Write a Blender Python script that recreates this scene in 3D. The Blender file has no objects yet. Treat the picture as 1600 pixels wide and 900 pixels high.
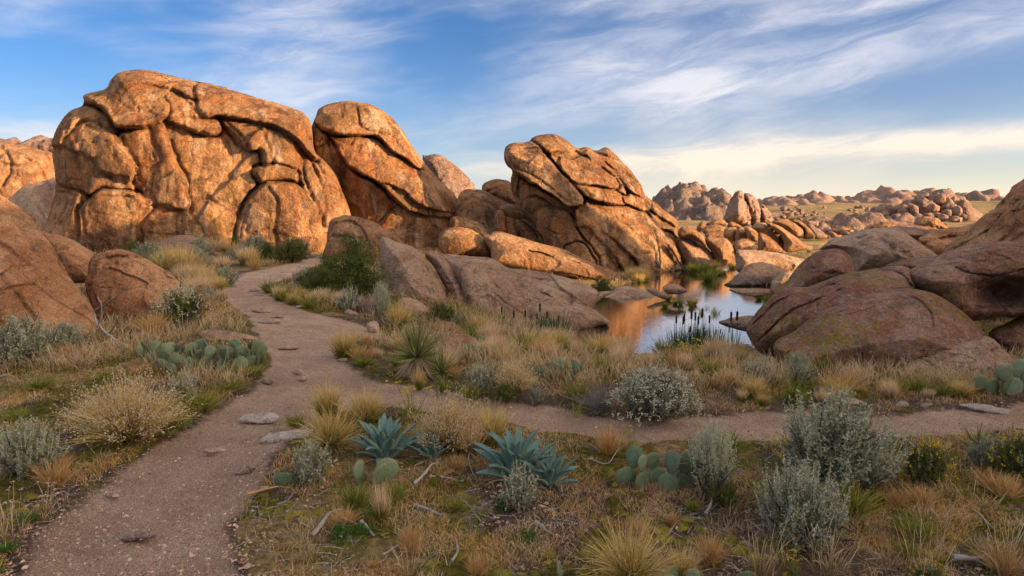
import bpy, math, random
import numpy as np
from math import sin, cos, tan, atan, radians, pi, sqrt, exp
random.seed(7)
rng = np.random.default_rng(11)
S = bpy.context.scene
col = S.collection

# ------------------------------------------------------------------ camera
CAM = np.array([0.0, 0.0, 1.9])
FPX = 1067.0                       # focal length in photograph pixels (24 mm lens)
PITCH = math.atan(128/FPX)
cd = bpy.data.cameras.new('camera'); cam = bpy.data.objects.new('camera', cd); col.objects.link(cam)
cam.location = CAM; cam.rotation_euler = (radians(90)-PITCH, 0, 0)
cd.sensor_width = 36; cd.lens = 36*FPX/1600; cd.clip_start = 0.05; cd.clip_end = 9000
S.camera = cam
S.view_settings.view_transform = 'Standard'; S.view_settings.look = 'None'
S.view_settings.exposure = 2.03; S.view_settings.gamma = 1.0

# ------------------------------------------------------------------ sky and sun
SUN_AZ = radians(112); SUN_EL = radians(9.5)      # clockwise from the viewing direction
sd = bpy.data.lights.new('sun', 'SUN'); so = bpy.data.objects.new('sun', sd); col.objects.link(so)
sd.energy = 3.0; sd.angle = radians(0.6); sd.color = (1.0, 0.64, 0.33)
sv = (sin(SUN_AZ)*cos(SUN_EL), cos(SUN_AZ)*cos(SUN_EL), sin(SUN_EL))
from mathutils import Vector
so.rotation_euler = Vector(sv).to_track_quat('Z', 'Y').to_euler(); so.location = (60, -20, 30)

W = bpy.data.worlds.new('World'); S.world = W; W.use_nodes = True

class NT:
    """small helper for writing node trees"""
    def __init__(s, tree): s.t = tree; tree.nodes.clear()
    def n(s, typ, props=None, **inp):
        nd = s.t.nodes.new(typ)
        for k, v in (props or {}).items(): setattr(nd, k, v)
        for k, v in inp.items():
            key = int(k[1:]) if k[0] == 'i' and k[1:].isdigit() else k.replace('_', ' ')
            s.set(nd.inputs[key], v)
        return nd
    def set(s, sock, v):
        if isinstance(v, bpy.types.NodeSocket): s.t.links.new(v, sock)
        elif isinstance(v, bpy.types.Node): s.t.links.new(v.outputs[0], sock)
        else: sock.default_value = v
    def m(s, op, a, b=0.0, c=None, clamp=False):
        nd = s.t.nodes.new('ShaderNodeMath'); nd.operation = op; nd.use_clamp = clamp
        s.set(nd.inputs[0], a); s.set(nd.inputs[1], b)
        if c is not None: s.set(nd.inputs[2], c)
        return nd.outputs[0]
    def mix(s, f, a, b, blend='MIX'):
        nd = s.t.nodes.new('ShaderNodeMix'); nd.data_type = 'RGBA'; nd.blend_type = blend
        s.set(nd.inputs[0], f)
        s.set(nd.inputs[6], (*a, 1) if isinstance(a, tuple) and len(a) == 3 else a)
        s.set(nd.inputs[7], (*b, 1) if isinstance(b, tuple) and len(b) == 3 else b)
        return nd.outputs[2]
    def ss(s, x, lo, hi):
        nd = s.t.nodes.new('ShaderNodeMapRange'); nd.interpolation_type = 'SMOOTHSTEP'
        s.set(nd.inputs[0], x); nd.inputs[1].default_value = lo; nd.inputs[2].default_value = hi
        return nd.outputs[0]
    def vec(s, x, y, z):
        nd = s.t.nodes.new('ShaderNodeCombineXYZ')
        s.set(nd.inputs[0], x); s.set(nd.inputs[1], y); s.set(nd.inputs[2], z); return nd.outputs[0]
    def scale(s, v, sc):
        nd = s.t.nodes.new('ShaderNodeVectorMath'); nd.operation = 'MULTIPLY'
        s.set(nd.inputs[0], v); nd.inputs[1].default_value = sc if isinstance(sc, tuple) else (sc, sc, sc)
        return nd.outputs[0]
    def noise(s, v, sc, det=4, rough=0.55, dist=0.0):
        nd = s.t.nodes.new('ShaderNodeTexNoise'); s.set(nd.inputs['Vector'], v)
        nd.inputs['Scale'].default_value = sc; nd.inputs['Detail'].default_value = det
        nd.inputs['Roughness'].default_value = rough; nd.inputs['Distortion'].default_value = dist
        return nd.outputs[0]

def build_world():
    q = NT(W.node_tree)
    sky = q.n('ShaderNodeTexSky', {'sky_type': 'NISHITA', 'sun_disc': False, 'sun_elevation': SUN_EL,
              'sun_rotation': SUN_AZ, 'altitude': 1600.0, 'air_density': 1.0, 'dust_density': 0.6, 'ozone_density': 1.6})
    tc = q.n('ShaderNodeTexCoord')
    sp = q.n('ShaderNodeSeparateXYZ', None, i0=tc.outputs['Generated'])
    x, y, z = sp.outputs
    az = q.m('ARCTAN2', x, y); el = q.m('ARCSINE', z)
    D = 57.29578
    # cirrus: streaks drawn out along a slope rising to the right
    v = q.m('SUBTRACT', el, q.m('MULTIPLY', az, 0.125))
    wv = q.noise(q.vec(q.m('MULTIPLY', az, 2.2), q.m('MULTIPLY', v, 7.0), 3.1), 1.6, 4, 0.55)
    v2 = q.m('ADD', v, q.m('MULTIPLY', q.m('SUBTRACT', wv, 0.5), 0.055))
    fib = q.noise(q.vec(q.m('MULTIPLY', az, 4.2), q.m('MULTIPLY', v2, 20.0), 0.7), 1.5, 8, 0.66, 0.5)
    big = q.noise(q.vec(q.m('MULTIPLY', az, 1.5), q.m('MULTIPLY', v2, 6.0), 5.2), 1.7, 4, 0.5)
    def band(cen, wid, coord):
        t = q.m('DIVIDE', q.m('SUBTRACT', coord, cen/D), wid/D)
        return q.m('POWER', 2.718, q.m('MULTIPLY', q.m('MULTIPLY', t, t), -1.0))
    b1 = q.m('MULTIPLY', band(7.6, 1.7, v2), q.ss(az, -0.25, 0.15))
    b1b = q.m('MULTIPLY', band(10.8, 0.8, v2), q.ss(az, 0.15, 0.5))
    vb = q.m('SUBTRACT', el, q.m('MULTIPLY', az, 0.045))
    vb2 = q.m('ADD', vb, q.m('MULTIPLY', q.m('SUBTRACT', wv, 0.5), 0.02))
    b2 = q.m('MULTIPLY', band(3.0, 1.0, vb2), q.ss(az, 0.10, 0.26))
    b3 = q.m('MULTIPLY', band(6.5, 3.4, v2), q.m('SUBTRACT', 1.0, q.ss(az, -0.55, -0.05)))
    veil = q.m('MULTIPLY', q.ss(el, 0.26, 0.62), 1.0)
    gen = q.m('MULTIPLY', q.ss(big, 0.40, 0.66), 0.62)
    # warm sky brightening added round the low sun, out of view, for fill light
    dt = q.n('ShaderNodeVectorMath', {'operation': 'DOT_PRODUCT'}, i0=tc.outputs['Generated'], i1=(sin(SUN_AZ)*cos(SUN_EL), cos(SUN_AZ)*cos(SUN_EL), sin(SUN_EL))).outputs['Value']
    ang = q.m('ARCCOSINE', q.m('MINIMUM', dt, .9999)); fill_glow = q.m('POWER', 2.718, q.m('MULTIPLY', q.m('MULTIPLY', ang, ang), -3.4))
    dens = q.m('ADD', q.m('ADD', q.m('MULTIPLY', b1, .52), q.m('MULTIPLY', b2, 1.1)), q.m('ADD', q.m('MULTIPLY', b1b, .6), q.m('ADD', gen, q.m('ADD', veil, q.m('MULTIPLY', b3, 0.75)))))
    dens = q.m('MULTIPLY', dens, q.m('ADD', 0.30, q.m('MULTIPLY', q.ss(fib, 0.28, 0.74), .75)))
    dens = q.m('MULTIPLY', dens, q.ss(el, -0.01, 0.05))
    dens = q.m('MINIMUM', dens, 0.80)
    warm = q.mix(q.ss(el, 0.02, 0.17), (3.5, 2.8, 2.05), (2.75, 2.65, 2.75))
    skyc = q.mix(1.0, sky.outputs[0], (0.14, 0.285, 0.46), 'MULTIPLY')
    # pale warm dust low over the horizon, strongest towards the sun's side
    hz = q.m('POWER', 2.718, q.m('MULTIPLY', q.m('ABSOLUTE', el), -13.0))
    skyc = q.mix(q.m('MULTIPLY', hz, .92), skyc, q.mix(q.ss(az, -0.5, 0.6), (1.9, 2.05, 2.3), (3.3, 2.75, 2.05)))
    c = q.mix(dens, skyc, warm)
    c = q.mix(1.0, c, q.mix(fill_glow, (0., 0., 0.), (15.0, 10.6, 6.6)), 'ADD')
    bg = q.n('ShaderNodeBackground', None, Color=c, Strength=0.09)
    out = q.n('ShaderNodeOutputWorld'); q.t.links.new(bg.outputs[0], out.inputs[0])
build_world()

# ------------------------------------------------------------------ numeric helpers
_perm = np.random.default_rng(5).permutation(256).astype(np.int32); _perm = np.concatenate([_perm, _perm, _perm])
_g = np.random.default_rng(6).normal(size=(256, 3)); _g /= np.linalg.norm(_g, axis=1)[:, None]
def pn(p):
    """gradient noise in 3-D, p (N,3) -> about -0.7..0.7"""
    pi_ = np.floor(p).astype(np.int32); f = p - pi_; pi_ &= 255
    u = f*f*f*(f*(f*6-15)+10)
    r = 0
    for dx in (0, 1):
        hx = _perm[pi_[:, 0]+dx]; wx = u[:, 0] if dx else 1-u[:, 0]
        for dy in (0, 1):
            hy = _perm[hx+pi_[:, 1]+dy]; wy = wx*(u[:, 1] if dy else 1-u[:, 1])
            for dz in (0, 1):
                g = _g[_perm[hy+pi_[:, 2]+dz] & 255]
                w = wy*(u[:, 2] if dz else 1-u[:, 2])
                r = r + w*(g[:, 0]*(f[:, 0]-dx)+g[:, 1]*(f[:, 1]-dy)+g[:, 2]*(f[:, 2]-dz))
    return r
def fbm(p, f, o=4, gain=0.5):
    r = 0; a = 1
    for i in range(o):
        r = r + a*pn(p*f+17.3*i); f *= 2.03; a *= gain
    return r
def p3(x, y, z=0.0): return np.stack([np.asarray(x, float), np.asarray(y, float), np.zeros(np.shape(x))+z], -1)
def sst(x, a, b):
    t = np.clip((x-a)/(b-a), 0, 1); return t*t*(3-2*t)
def sdf(P, poly, cp=False):
    """signed distance to a closed polygon, positive inside"""
    A = poly; B = np.roll(poly, -1, 0); out = np.empty(len(P)); cpo = np.empty((len(P), 2))
    AB = B-A; L = (AB**2).sum(1)+1e-12
    for i in range(0, len(P), 20000):
        Q = P[i:i+20000]; d = Q[:, None]-A[None]
        t = np.clip((d*AB[None]).sum(2)/L, 0, 1)
        e = d-t[..., None]*AB[None]; dd = (e**2).sum(2); k = dd.argmin(1)
        r = np.sqrt(dd[np.arange(len(Q)), k])
        c = ((A[None, :, 1] > Q[:, 1:2]) != (B[None, :, 1] > Q[:, 1:2])) & \
            (Q[:, 0:1] < A[None, :, 0]+(Q[:, 1:2]-A[None, :, 1])*AB[None, :, 0]/(AB[None, :, 1]+1e-12*(AB[None, :, 1] == 0)))
        out[i:i+20000] = np.where(c.sum(1) % 2 == 1, r, -r)
        if cp: cpo[i:i+20000] = Q-e[np.arange(len(Q)), k]
    return (out, cpo) if cp else out
def sdf_fast(P, poly, far):
    """as sdf, but evaluated only within `far` of the polygon's box"""
    m = (P[:, 0] > poly[:, 0].min()-far) & (P[:, 0] < poly[:, 0].max()+far) & (P[:, 1] > poly[:, 1].min()-far) & (P[:, 1] < poly[:, 1].max()+far)
    o = np.full(len(P), -far); 
    if m.any(): o[m] = sdf(P[m], poly)
    return o
def linedist(P, line):
    A = line[:-1]; B = line[1:]; AB = B-A; L = (AB**2).sum(1)+1e-12; out = np.empty(len(P))
    for i in range(0, len(P), 20000):
        d = P[i:i+20000][:, None]-A[None]; t = np.clip((d*AB).sum(2)/L, 0, 1)
        out[i:i+20000] = np.sqrt((((d-t[..., None]*AB)**2).sum(2)).min(1))
    return out
def smooth_poly(pts, sub=5, closed=True):
    P = np.array(pts, float); n = len(P); out = []
    rngi = range(n) if closed else range(n-1)
    for i in rngi:
        if closed: a, b, c, d = P[i-1], P[i], P[(i+1) % n], P[(i+2) % n]
        else: a, b, c, d = P[max(i-1, 0)], P[i], P[i+1], P[min(i+2, n-1)]
        for k in range(sub):
            t = k/sub
            out.append(0.5*((2*b)+(c-a)*t+(2*a-5*b+4*c-d)*t*t+(-a+3*b-3*c+d)*t**3))
    if not closed: out.append(P[-1])
    return np.array(out)

def ray(px, py):
    dx = (np.asarray(px, float)-800)/FPX; dz = (450-np.asarray(py, float))/FPX
    return np.stack([dx, cos(PITCH)+dz*sin(PITCH), -sin(PITCH)+dz*cos(PITCH)], -1)
def at_depth(px, py, Y):
    r = ray(px, py); return CAM+r*(Y/r[..., 1:2] if r.ndim > 1 else Y/r[1])
def on_z(px, py, z):
    r = ray(px, py); return CAM+r*((z-CAM[2])/r[..., 2:3])

# ------------------------------------------------------------------ terrain height
WATER_Z = -0.9
pond_px = [(880, 535), (905, 505), (890, 480), (930, 460), (990, 445), (1010, 436), (1015, 424), (1060, 421), (1140, 421), (1165, 428), (1150, 446),
           (1290, 452), (1260, 470), (1225, 490), (1190, 520), (1172, 548), (1130, 552), (1060, 549), (1000, 552), (940, 545)]
pond_xy = smooth_poly(on_z(*np.array(pond_px, float).T, WATER_Z)[:, :2], 4)
path_px = [(-30, 960), (20, 890), (100, 812), (190, 742), (270, 682), (330, 645), (392, 607), (424, 575), (420, 545), (404, 520), (392, 494), (370, 478),
           (349, 462), (348, 446), (375, 430), (430, 417), (480, 406), (515, 396), (540, 392), (530, 402), (480, 418), (448, 432), (418, 446), (420, 462), (470, 478), (550, 488),
           (596, 498), (594, 514), (548, 512), (522, 540), (545, 572), (610, 592), (680, 604), (760, 622), (850, 632), (920, 645), (1000, 652),
           (1100, 652), (1200, 645), (1300, 642), (1400, 646), (1500, 640), (1640, 628), (1640, 650), (1500, 672), (1400, 678), (1200, 684),
           (1000, 684), (900, 674), (800, 656), (700, 640), (620, 626), (560, 626), (500, 645), (458, 670), (425, 700), (395, 740), (372, 785), (350, 835), (385, 900), (430, 980)]
path_xy = smooth_poly(on_z(*np.array(path_px, float).T, 0.0)[:, :2], 3)
def base_h(x, y):
    r = np.hypot(x, y); P = p3(x, y)
    b = -0.85*sst(y, 14, 24)*sst(x, -3.5, 2.5)*(1-0*x)
    b = b+0.06*fbm(P, 0.25, 3)*sst(r, 1, 8)
    up = sst(r, 110, 520)
    ang = np.arctan2(x, y)
    b = b+up*(3.6+6*fbm(P, 0.0045, 4))*(0.5+0.5*sst(ang, -.2, .5)) + 0.6*sst(r, 45, 110)*fbm(P, 0.03, 3)+2.4*sst(r, 130, 230)*fbm(P+5, 0.014, 4)
    return b
def terrain(x, y):
    x = np.atleast_1d(np.asarray(x, float)); y = np.atleast_1d(np.asarray(y, float))
    b = base_h(x, y)
    far = 7.0
    s = sdf_fast(p3(x, y)[:, :2], pond_xy, far)
    e = np.clip(-s, 0, far)
    w = sst(e, -0.6, 6.2)
    z = (WATER_Z-0.02)+(b-(WATER_Z-0.02))*w
    z = np.where(s > 0, WATER_Z-0.05-0.35*sst(s, 0, 1.2), z)
    return z
def ground(px, py):
    """where the pixel's ray meets the ground"""
    px = np.atleast_1d(np.asarray(px, float)); py = np.atleast_1d(np.asarray(py, float))
    r = ray(px, py); r = r/r[:, 1:2]; hi = np.full(len(px), 600.0); act = np.arange(len(px))
    for t in np.geomspace(1.4, 600, 120):
        if not len(act): break
        q = CAM+r[act]*t; m = q[:, 2] < 0.35
        h = np.full(len(act), -9.0)
        if m.any(): h[m] = terrain(q[m, 0], q[m, 1])
        if t > 100: h[~m] = terrain(q[~m, 0], q[~m, 1])
        hit = q[:, 2] < h; hi[act[hit]] = t; act = act[~hit]
    lo = hi/1.055
    for _ in range(8):
        mid = (lo+hi)/2; q = CAM+r*mid[:, None]; b = q[:, 2] < terrain(q[:, 0], q[:, 1])
        hi = np.where(b, mid, hi); lo = np.where(b, lo, mid)
    q = CAM+r*hi[:, None]; q[:, 2] = terrain(q[:, 0], q[:, 1]); return q
_gx = np.arange(-80, 1690, 10.); _gy = np.concatenate([np.arange(310, 480, 3.), np.arange(480, 1010, 6.)])
_GX, _GY = np.meshgrid(_gx, _gy); _GT = ground(_GX.ravel(), _GY.ravel())[:, 1].reshape(_GX.shape)
def gp(px, py, exact_z=True):
    """ground point under one pixel, from the table above"""
    i = min(max(np.searchsorted(_gy, py)-1, 0), len(_gy)-2); j = min(max(int((px+80)//10), 0), len(_gx)-2)
    a = np.clip((py-_gy[i])/(_gy[i+1]-_gy[i]), 0, 1); b = np.clip((px-_gx[j])/10, 0, 1)
    iv = 1/_GT[i:i+2, j:j+2]; Y = 1/((iv[0, 0]*(1-b)+iv[0, 1]*b)*(1-a)+(iv[1, 0]*(1-b)+iv[1, 1]*b)*a)
    q = at_depth(px, py, Y)
    if exact_z: q[2] = terrain(q[0], q[1])[0]
    return q

# ------------------------------------------------------------------ object helpers
def mesh_np(name, V, F, mats, smooth=True, attrs=None, midx=None):
    """V (n,3); F list of (m,k) index arrays"""
    me = bpy.data.meshes.new(name); V = np.asarray(V, np.float32)
    if not isinstance(F, (list, tuple)): F = [F]
    F = [np.asarray(f, np.int32) for f in F if len(f)]
    me.vertices.add(len(V)); me.vertices.foreach_set('co', V.ravel())
    tot = np.concatenate([np.full(len(f), f.shape[1], np.int32) for f in F])
    me.loops.add(int(tot.sum())); me.polygons.add(len(tot))
    me.loops.foreach_set('vertex_index', np.concatenate([f.ravel() for f in F]))
    st = np.zeros(len(tot), np.int32); st[1:] = np.cumsum(tot)[:-1]
    me.polygons.foreach_set('loop_start', st)
    me.polygons.foreach_set('use_smooth', np.full(len(tot), smooth))
    for m in (mats if isinstance(mats, (list, tuple)) else [mats]): me.materials.append(m)
    if midx is not None: me.polygons.foreach_set('material_index', np.asarray(midx, np.int32))
    for k, v in (attrs or {}).items():
        a = me.attributes.new(k, 'FLOAT', 'POINT'); a.data.foreach_set('value', np.asarray(v, np.float32))
    me.update(calc_edges=True)
    return me
def link(name, me, parent=None, loc=None, rot=None, scale=None):
    o = bpy.data.objects.new(name, me); col.objects.link(o)
    if parent is not None: o.parent = parent
    if loc is not None: o.location = loc
    if rot is not None: o.rotation_euler = rot
    if scale is not None: o.scale = scale if isinstance(scale, (tuple, list)) else (scale,)*3
    return o
def tag(o, label=None, cat=None, group=None, kind=None):
    if label: o['label'] = label
    if cat: o['category'] = cat
    if group: o['group'] = group
    if kind: o['kind'] = kind
    return o
def empty(name, loc=(0, 0, 0), rz=0, sc=1, label=None, cat=None, group=None):
    o = bpy.data.objects.new(name, None); col.objects.link(o); o.location = loc; o.rotation_euler = (0, 0, rz); o.scale = (sc,)*3
    o.empty_display_size = 0.1
    return tag(o, label, cat, group)
def copy_thing(root, loc, rz=0, sc=1, label=None, group=None):
    r = root.copy(); col.objects.link(r); r.location = loc; r.rotation_euler = (root.rotation_euler[0], root.rotation_euler[1], rz)
    r.scale = (sc,)*3 if not isinstance(sc, tuple) else sc
    if label: r['label'] = label
    if group: r['group'] = group
    for ch in list(root.children):
        c = ch.copy(); col.objects.link(c); c.parent = r
        for g in ch.children:
            d = g.copy(); col.objects.link(d); d.parent = c
    return r

# ------------------------------------------------------------------ materials
def new_mat(name):
    m = bpy.data.materials.new(name); m.use_nodes = True; return m, NT(m.node_tree)
def finish(q, base, rough=0.85, bump=None, spec=0.3, sss=None, bs=1.0, bd=0.02, trans=None):
    b = q.n('ShaderNodeBsdfPrincipled'); q.set(b.inputs['Base Color'], base); q.set(b.inputs['Roughness'], rough)
    b.inputs['Specular IOR Level'].default_value = spec
    if bump is not None:
        bn = q.n('ShaderNodeBump', None, Height=bump, Strength=bs, Distance=bd); q.t.links.new(bn.outputs[0], b.inputs['Normal'])
    o = q.n('ShaderNodeOutputMaterial')
    if trans is not None:
        t = q.n('ShaderNodeBsdfTranslucent'); q.set(t.inputs[0], base)
        mx = q.n('ShaderNodeMixShader', None, i0=trans, i1=b.outputs[0], i2=t.outputs[0]); q.t.links.new(mx.outputs[0], o.inputs[0])
    else: q.t.links.new(b.outputs[0], o.inputs[0])
    return b

def rock_mat(name, c1, c2, c3, lich=0.0, stain=0.3, spec_gray=0.3, sc=1.0, far=False, lcol=(0.27, 0.20, 0.035), tide=False, con=1.0, gs=1.0, varn=0):
    c1 = tuple(v*(1+.12*con) for v in c1); c3 = tuple(v*.62 for v in c3)
    m, q = new_mat(name)
    geo = q.n('ShaderNodeNewGeometry'); P = geo.outputs['Position']
    Ps = q.scale(P, sc)
    big = q.noise(Ps, 0.55, 5, 0.6, 0.6)
    mid = q.noise(Ps, 2.6, 6, 0.65, 0.4)
    fine = q.noise(Ps, 17.0, 6, 0.75)
    c = q.mix(q.ss(big, 0.40, 0.60), c1, c2)
    c = q.mix(q.m('MULTIPLY', q.ss(mid, 0.50, 0.72), 0.75), c, c3)
    # reddish and dark water streaks running down the faces
    Pst = q.scale(P, (1.5*sc, 1.5*sc, 0.22*sc))
    st = q.noise(Pst, 1.4, 5, 0.6, 0.5)
    c = q.mix(q.m('MULTIPLY', q.ss(st, 0.50, 0.64), stain), c, (0.36, 0.13, 0.045))
    st2 = q.noise(q.scale(Pst, (1.7, 1.7, 1.0)), 1.9, 5, 0.62, 0.3)
    c = q.mix(q.m('MULTIPLY', q.ss(st2, 0.55, 0.70), 0.75*stain+0.12), c, (0.10, 0.075, 0.06))
    if varn:
        # broad desert varnish, olive-brown, and long dark runs of it down the walls
        w1 = q.noise(q.scale(P, (.42, .42, .30)), 1.0, 6, .62, .8); c = q.mix(q.m('MULTIPLY', q.m('MULTIPLY', q.ss(w1, .50, .60), q.ss(mid, .34, .60)), varn), c, (0.17, 0.092, 0.042))
        w2 = q.noise(q.scale(P, (1.15, 1.15, .16)), 1.0, 5, .6, .6); c = q.mix(q.m('MULTIPLY', q.ss(w2, .54, .62), varn), c, (0.13, 0.06, 0.03))
        w3 = q.noise(q.scale(P, (.9, .9, .20)), 1.3, 4, .55, .5); c = q.mix(q.m('MULTIPLY', q.ss(w3, .56, .66), varn*.8), c, (0.60, 0.42, 0.27))
    # grey crust lichen and black speckle
    gl = q.noise(Ps, 7.5, 7, 0.72, 0.5)
    c = q.mix(q.m('MULTIPLY', q.ss(gl, 0.54, 0.62), spec_gray), c, (0.26, 0.245, 0.21))
    c = q.mix(q.m('MULTIPLY', q.ss(fine, 0.58, 0.66), 0.5), c, (0.07, 0.055, 0.045))
    c = q.mix(q.m('MULTIPLY', q.ss(fine, 0.46, 0.36), 0.3), c, (0.60, 0.50, 0.40))
    # yellow-green lichen
    l1 = q.noise(Ps, 0.9, 3, 0.5, 0.3); l2 = q.noise(Ps, 9.0, 6, 0.75, 0.6)
    lm = q.m('MULTIPLY', q.ss(l1, 0.60-0.16*lich, 0.70-0.12*lich), q.ss(l2, 0.47, 0.57))
    c = q.mix(q.m('MULTIPLY', lm, min(1.0, 0.35+lich)), c, lcol)
    # orange crust beside it
    l3 = q.noise(q.scale(P, (.8*sc, .8*sc, 1.2*sc)), 1.1, 3, .5); c = q.mix(q.m('MULTIPLY', q.m('MULTIPLY', q.ss(l3, .56, .66), q.ss(l2, .44, .58)), .55*lich), c, (0.34, 0.17, 0.04))
    if tide:
        zz = q.n('ShaderNodeSeparateXYZ', None, i0=P).outputs[2]
        zz = q.m('ADD', zz, q.m('MULTIPLY', q.m('SUBTRACT', mid, 0.5), 0.15))
        c = q.mix(q.m('MULTIPLY', q.ss(zz, -0.42, -0.62), 0.75), c, (0.20, 0.165, 0.15))
        c = q.mix(q.ss(zz, -0.80, -0.86), c, (0.05, 0.04, 0.03))
    # crystal grain: every cell of a fine mosaic a little lighter or darker
    gr = q.n('ShaderNodeTexVoronoi', {'feature': 'F1'}, Vector=q.scale(P, 30.0*gs)); gc = q.n('ShaderNodeSeparateColor', None, i0=gr.outputs['Color'])
    gr2 = q.n('ShaderNodeTexVoronoi', {'feature': 'F1'}, Vector=q.scale(P, 11.0*gs)); gc2 = q.n('ShaderNodeSeparateColor', None, i0=gr2.outputs['Color'])
    gv = q.m('ADD', q.m('MULTIPLY', gc.outputs[0], .75), q.m('ADD', q.m('MULTIPLY', gc2.outputs[0], .35), q.m('MULTIPLY', q.ss(gl, .35, .65), .35)))
    gm = q.m('ADD', .42, q.m('MULTIPLY', gv, .78))
    c = q.mix(1.0, c, q.vec(gm, gm, gm), 'MULTIPLY')
    # relief
    vo = q.n('ShaderNodeTexVoronoi', {'feature': 'F1'}, Vector=q.scale(P, 9.0*sc)); 
    hb = q.m('ADD', q.m('MULTIPLY', mid, 1.6), q.m('ADD', q.m('MULTIPLY', gl, 0.75), q.m('MULTIPLY', fine, 0.28)))
    hb = q.m('ADD', hb, q.m('MULTIPLY', q.ss(vo.outputs[0], 0.0, 0.35), 0.18))
    ck = q.noise(q.scale(P, (0.9*sc, 0.9*sc, 1.1*sc)), 1.3, 5, 0.5, 0.8)
    ckm = q.ss(q.noise(P, 0.7*sc, 2), 0.42, 0.58)
    crk = q.m('MAXIMUM', q.ss(q.m('ABSOLUTE', q.m('SUBTRACT', ck, 0.5)), 0.0, 0.006), ckm)
    hb = q.m('ADD', hb, q.m('MULTIPLY', crk, 0.35))
    c = q.mix(q.m('MULTIPLY', q.m('SUBTRACT', 1.0, crk), 0.35), c, (0.10, 0.07, 0.05))
    finish(q, c, 0.92, hb, 0.15, bs=1.0, bd=0.17/sc if not far else 0.35)
    return m
M = {}
M['warm'] = rock_mat('warm_granite', (0.50, 0.275, 0.125), (0.31, 0.145, 0.058), (0.16, 0.08, 0.04), 0.12, 0.85, 0.3, .5, gs=.42, varn=.75)
M['tan'] = rock_mat('tan_granite', (0.45, 0.25, 0.125), (0.34, 0.17, 0.08), (0.22, 0.115, 0.06), 0.05, 0.45, 0.3, .6, gs=.42, varn=.45)
M['pink'] = rock_mat('pink_granite', (0.40, 0.24, 0.165), (0.28, 0.135, 0.09), (0.15, 0.08, 0.055), 0.6, 0.35, 0.75)
M['rust'] = rock_mat('rust_granite', (0.60, 0.32, 0.155), (0.48, 0.22, 0.10), (0.30, 0.14, 0.07), 0.32, 0.45, 0.35, 1.5)
M['grey'] = rock_mat('grey_granite', (0.50, 0.34, 0.23), (0.42, 0.255, 0.165), (0.27, 0.175, 0.12), 0.12, 0.2, 0.45)
M['shore'] = rock_mat('shore_granite', (0.47, 0.29, 0.18), (0.39, 0.225, 0.14), (0.29, 0.18, 0.12), 0.05, 0.3, 0.25, 1.0, tide=True, gs=.42)
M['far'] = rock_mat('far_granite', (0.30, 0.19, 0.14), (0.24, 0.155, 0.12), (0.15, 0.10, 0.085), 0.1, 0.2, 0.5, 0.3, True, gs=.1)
M['farhill'] = rock_mat('shaded_far_granite', (0.22, 0.155, 0.125), (0.17, 0.125, 0.105), (0.12, 0.085, 0.075), 0.1, 0.15, 0.5, 0.3, True, gs=.1)  # darker copy of far granite, the hill's shade put into its colour
M['stone'] = rock_mat('loose_stone', (0.52, 0.37, 0.28), (0.38, 0.28, 0.23), (0.30, 0.20, 0.15), 0.0, 0.2, 0.3, 6.0, gs=3)
M['palestone'] = rock_mat('pale_stone', (0.52, 0.46, 0.41), (0.44, 0.37, 0.33), (0.36, 0.28, 0.24), 0.0, 0.1, 0.4, 6.0, gs=3)

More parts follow.
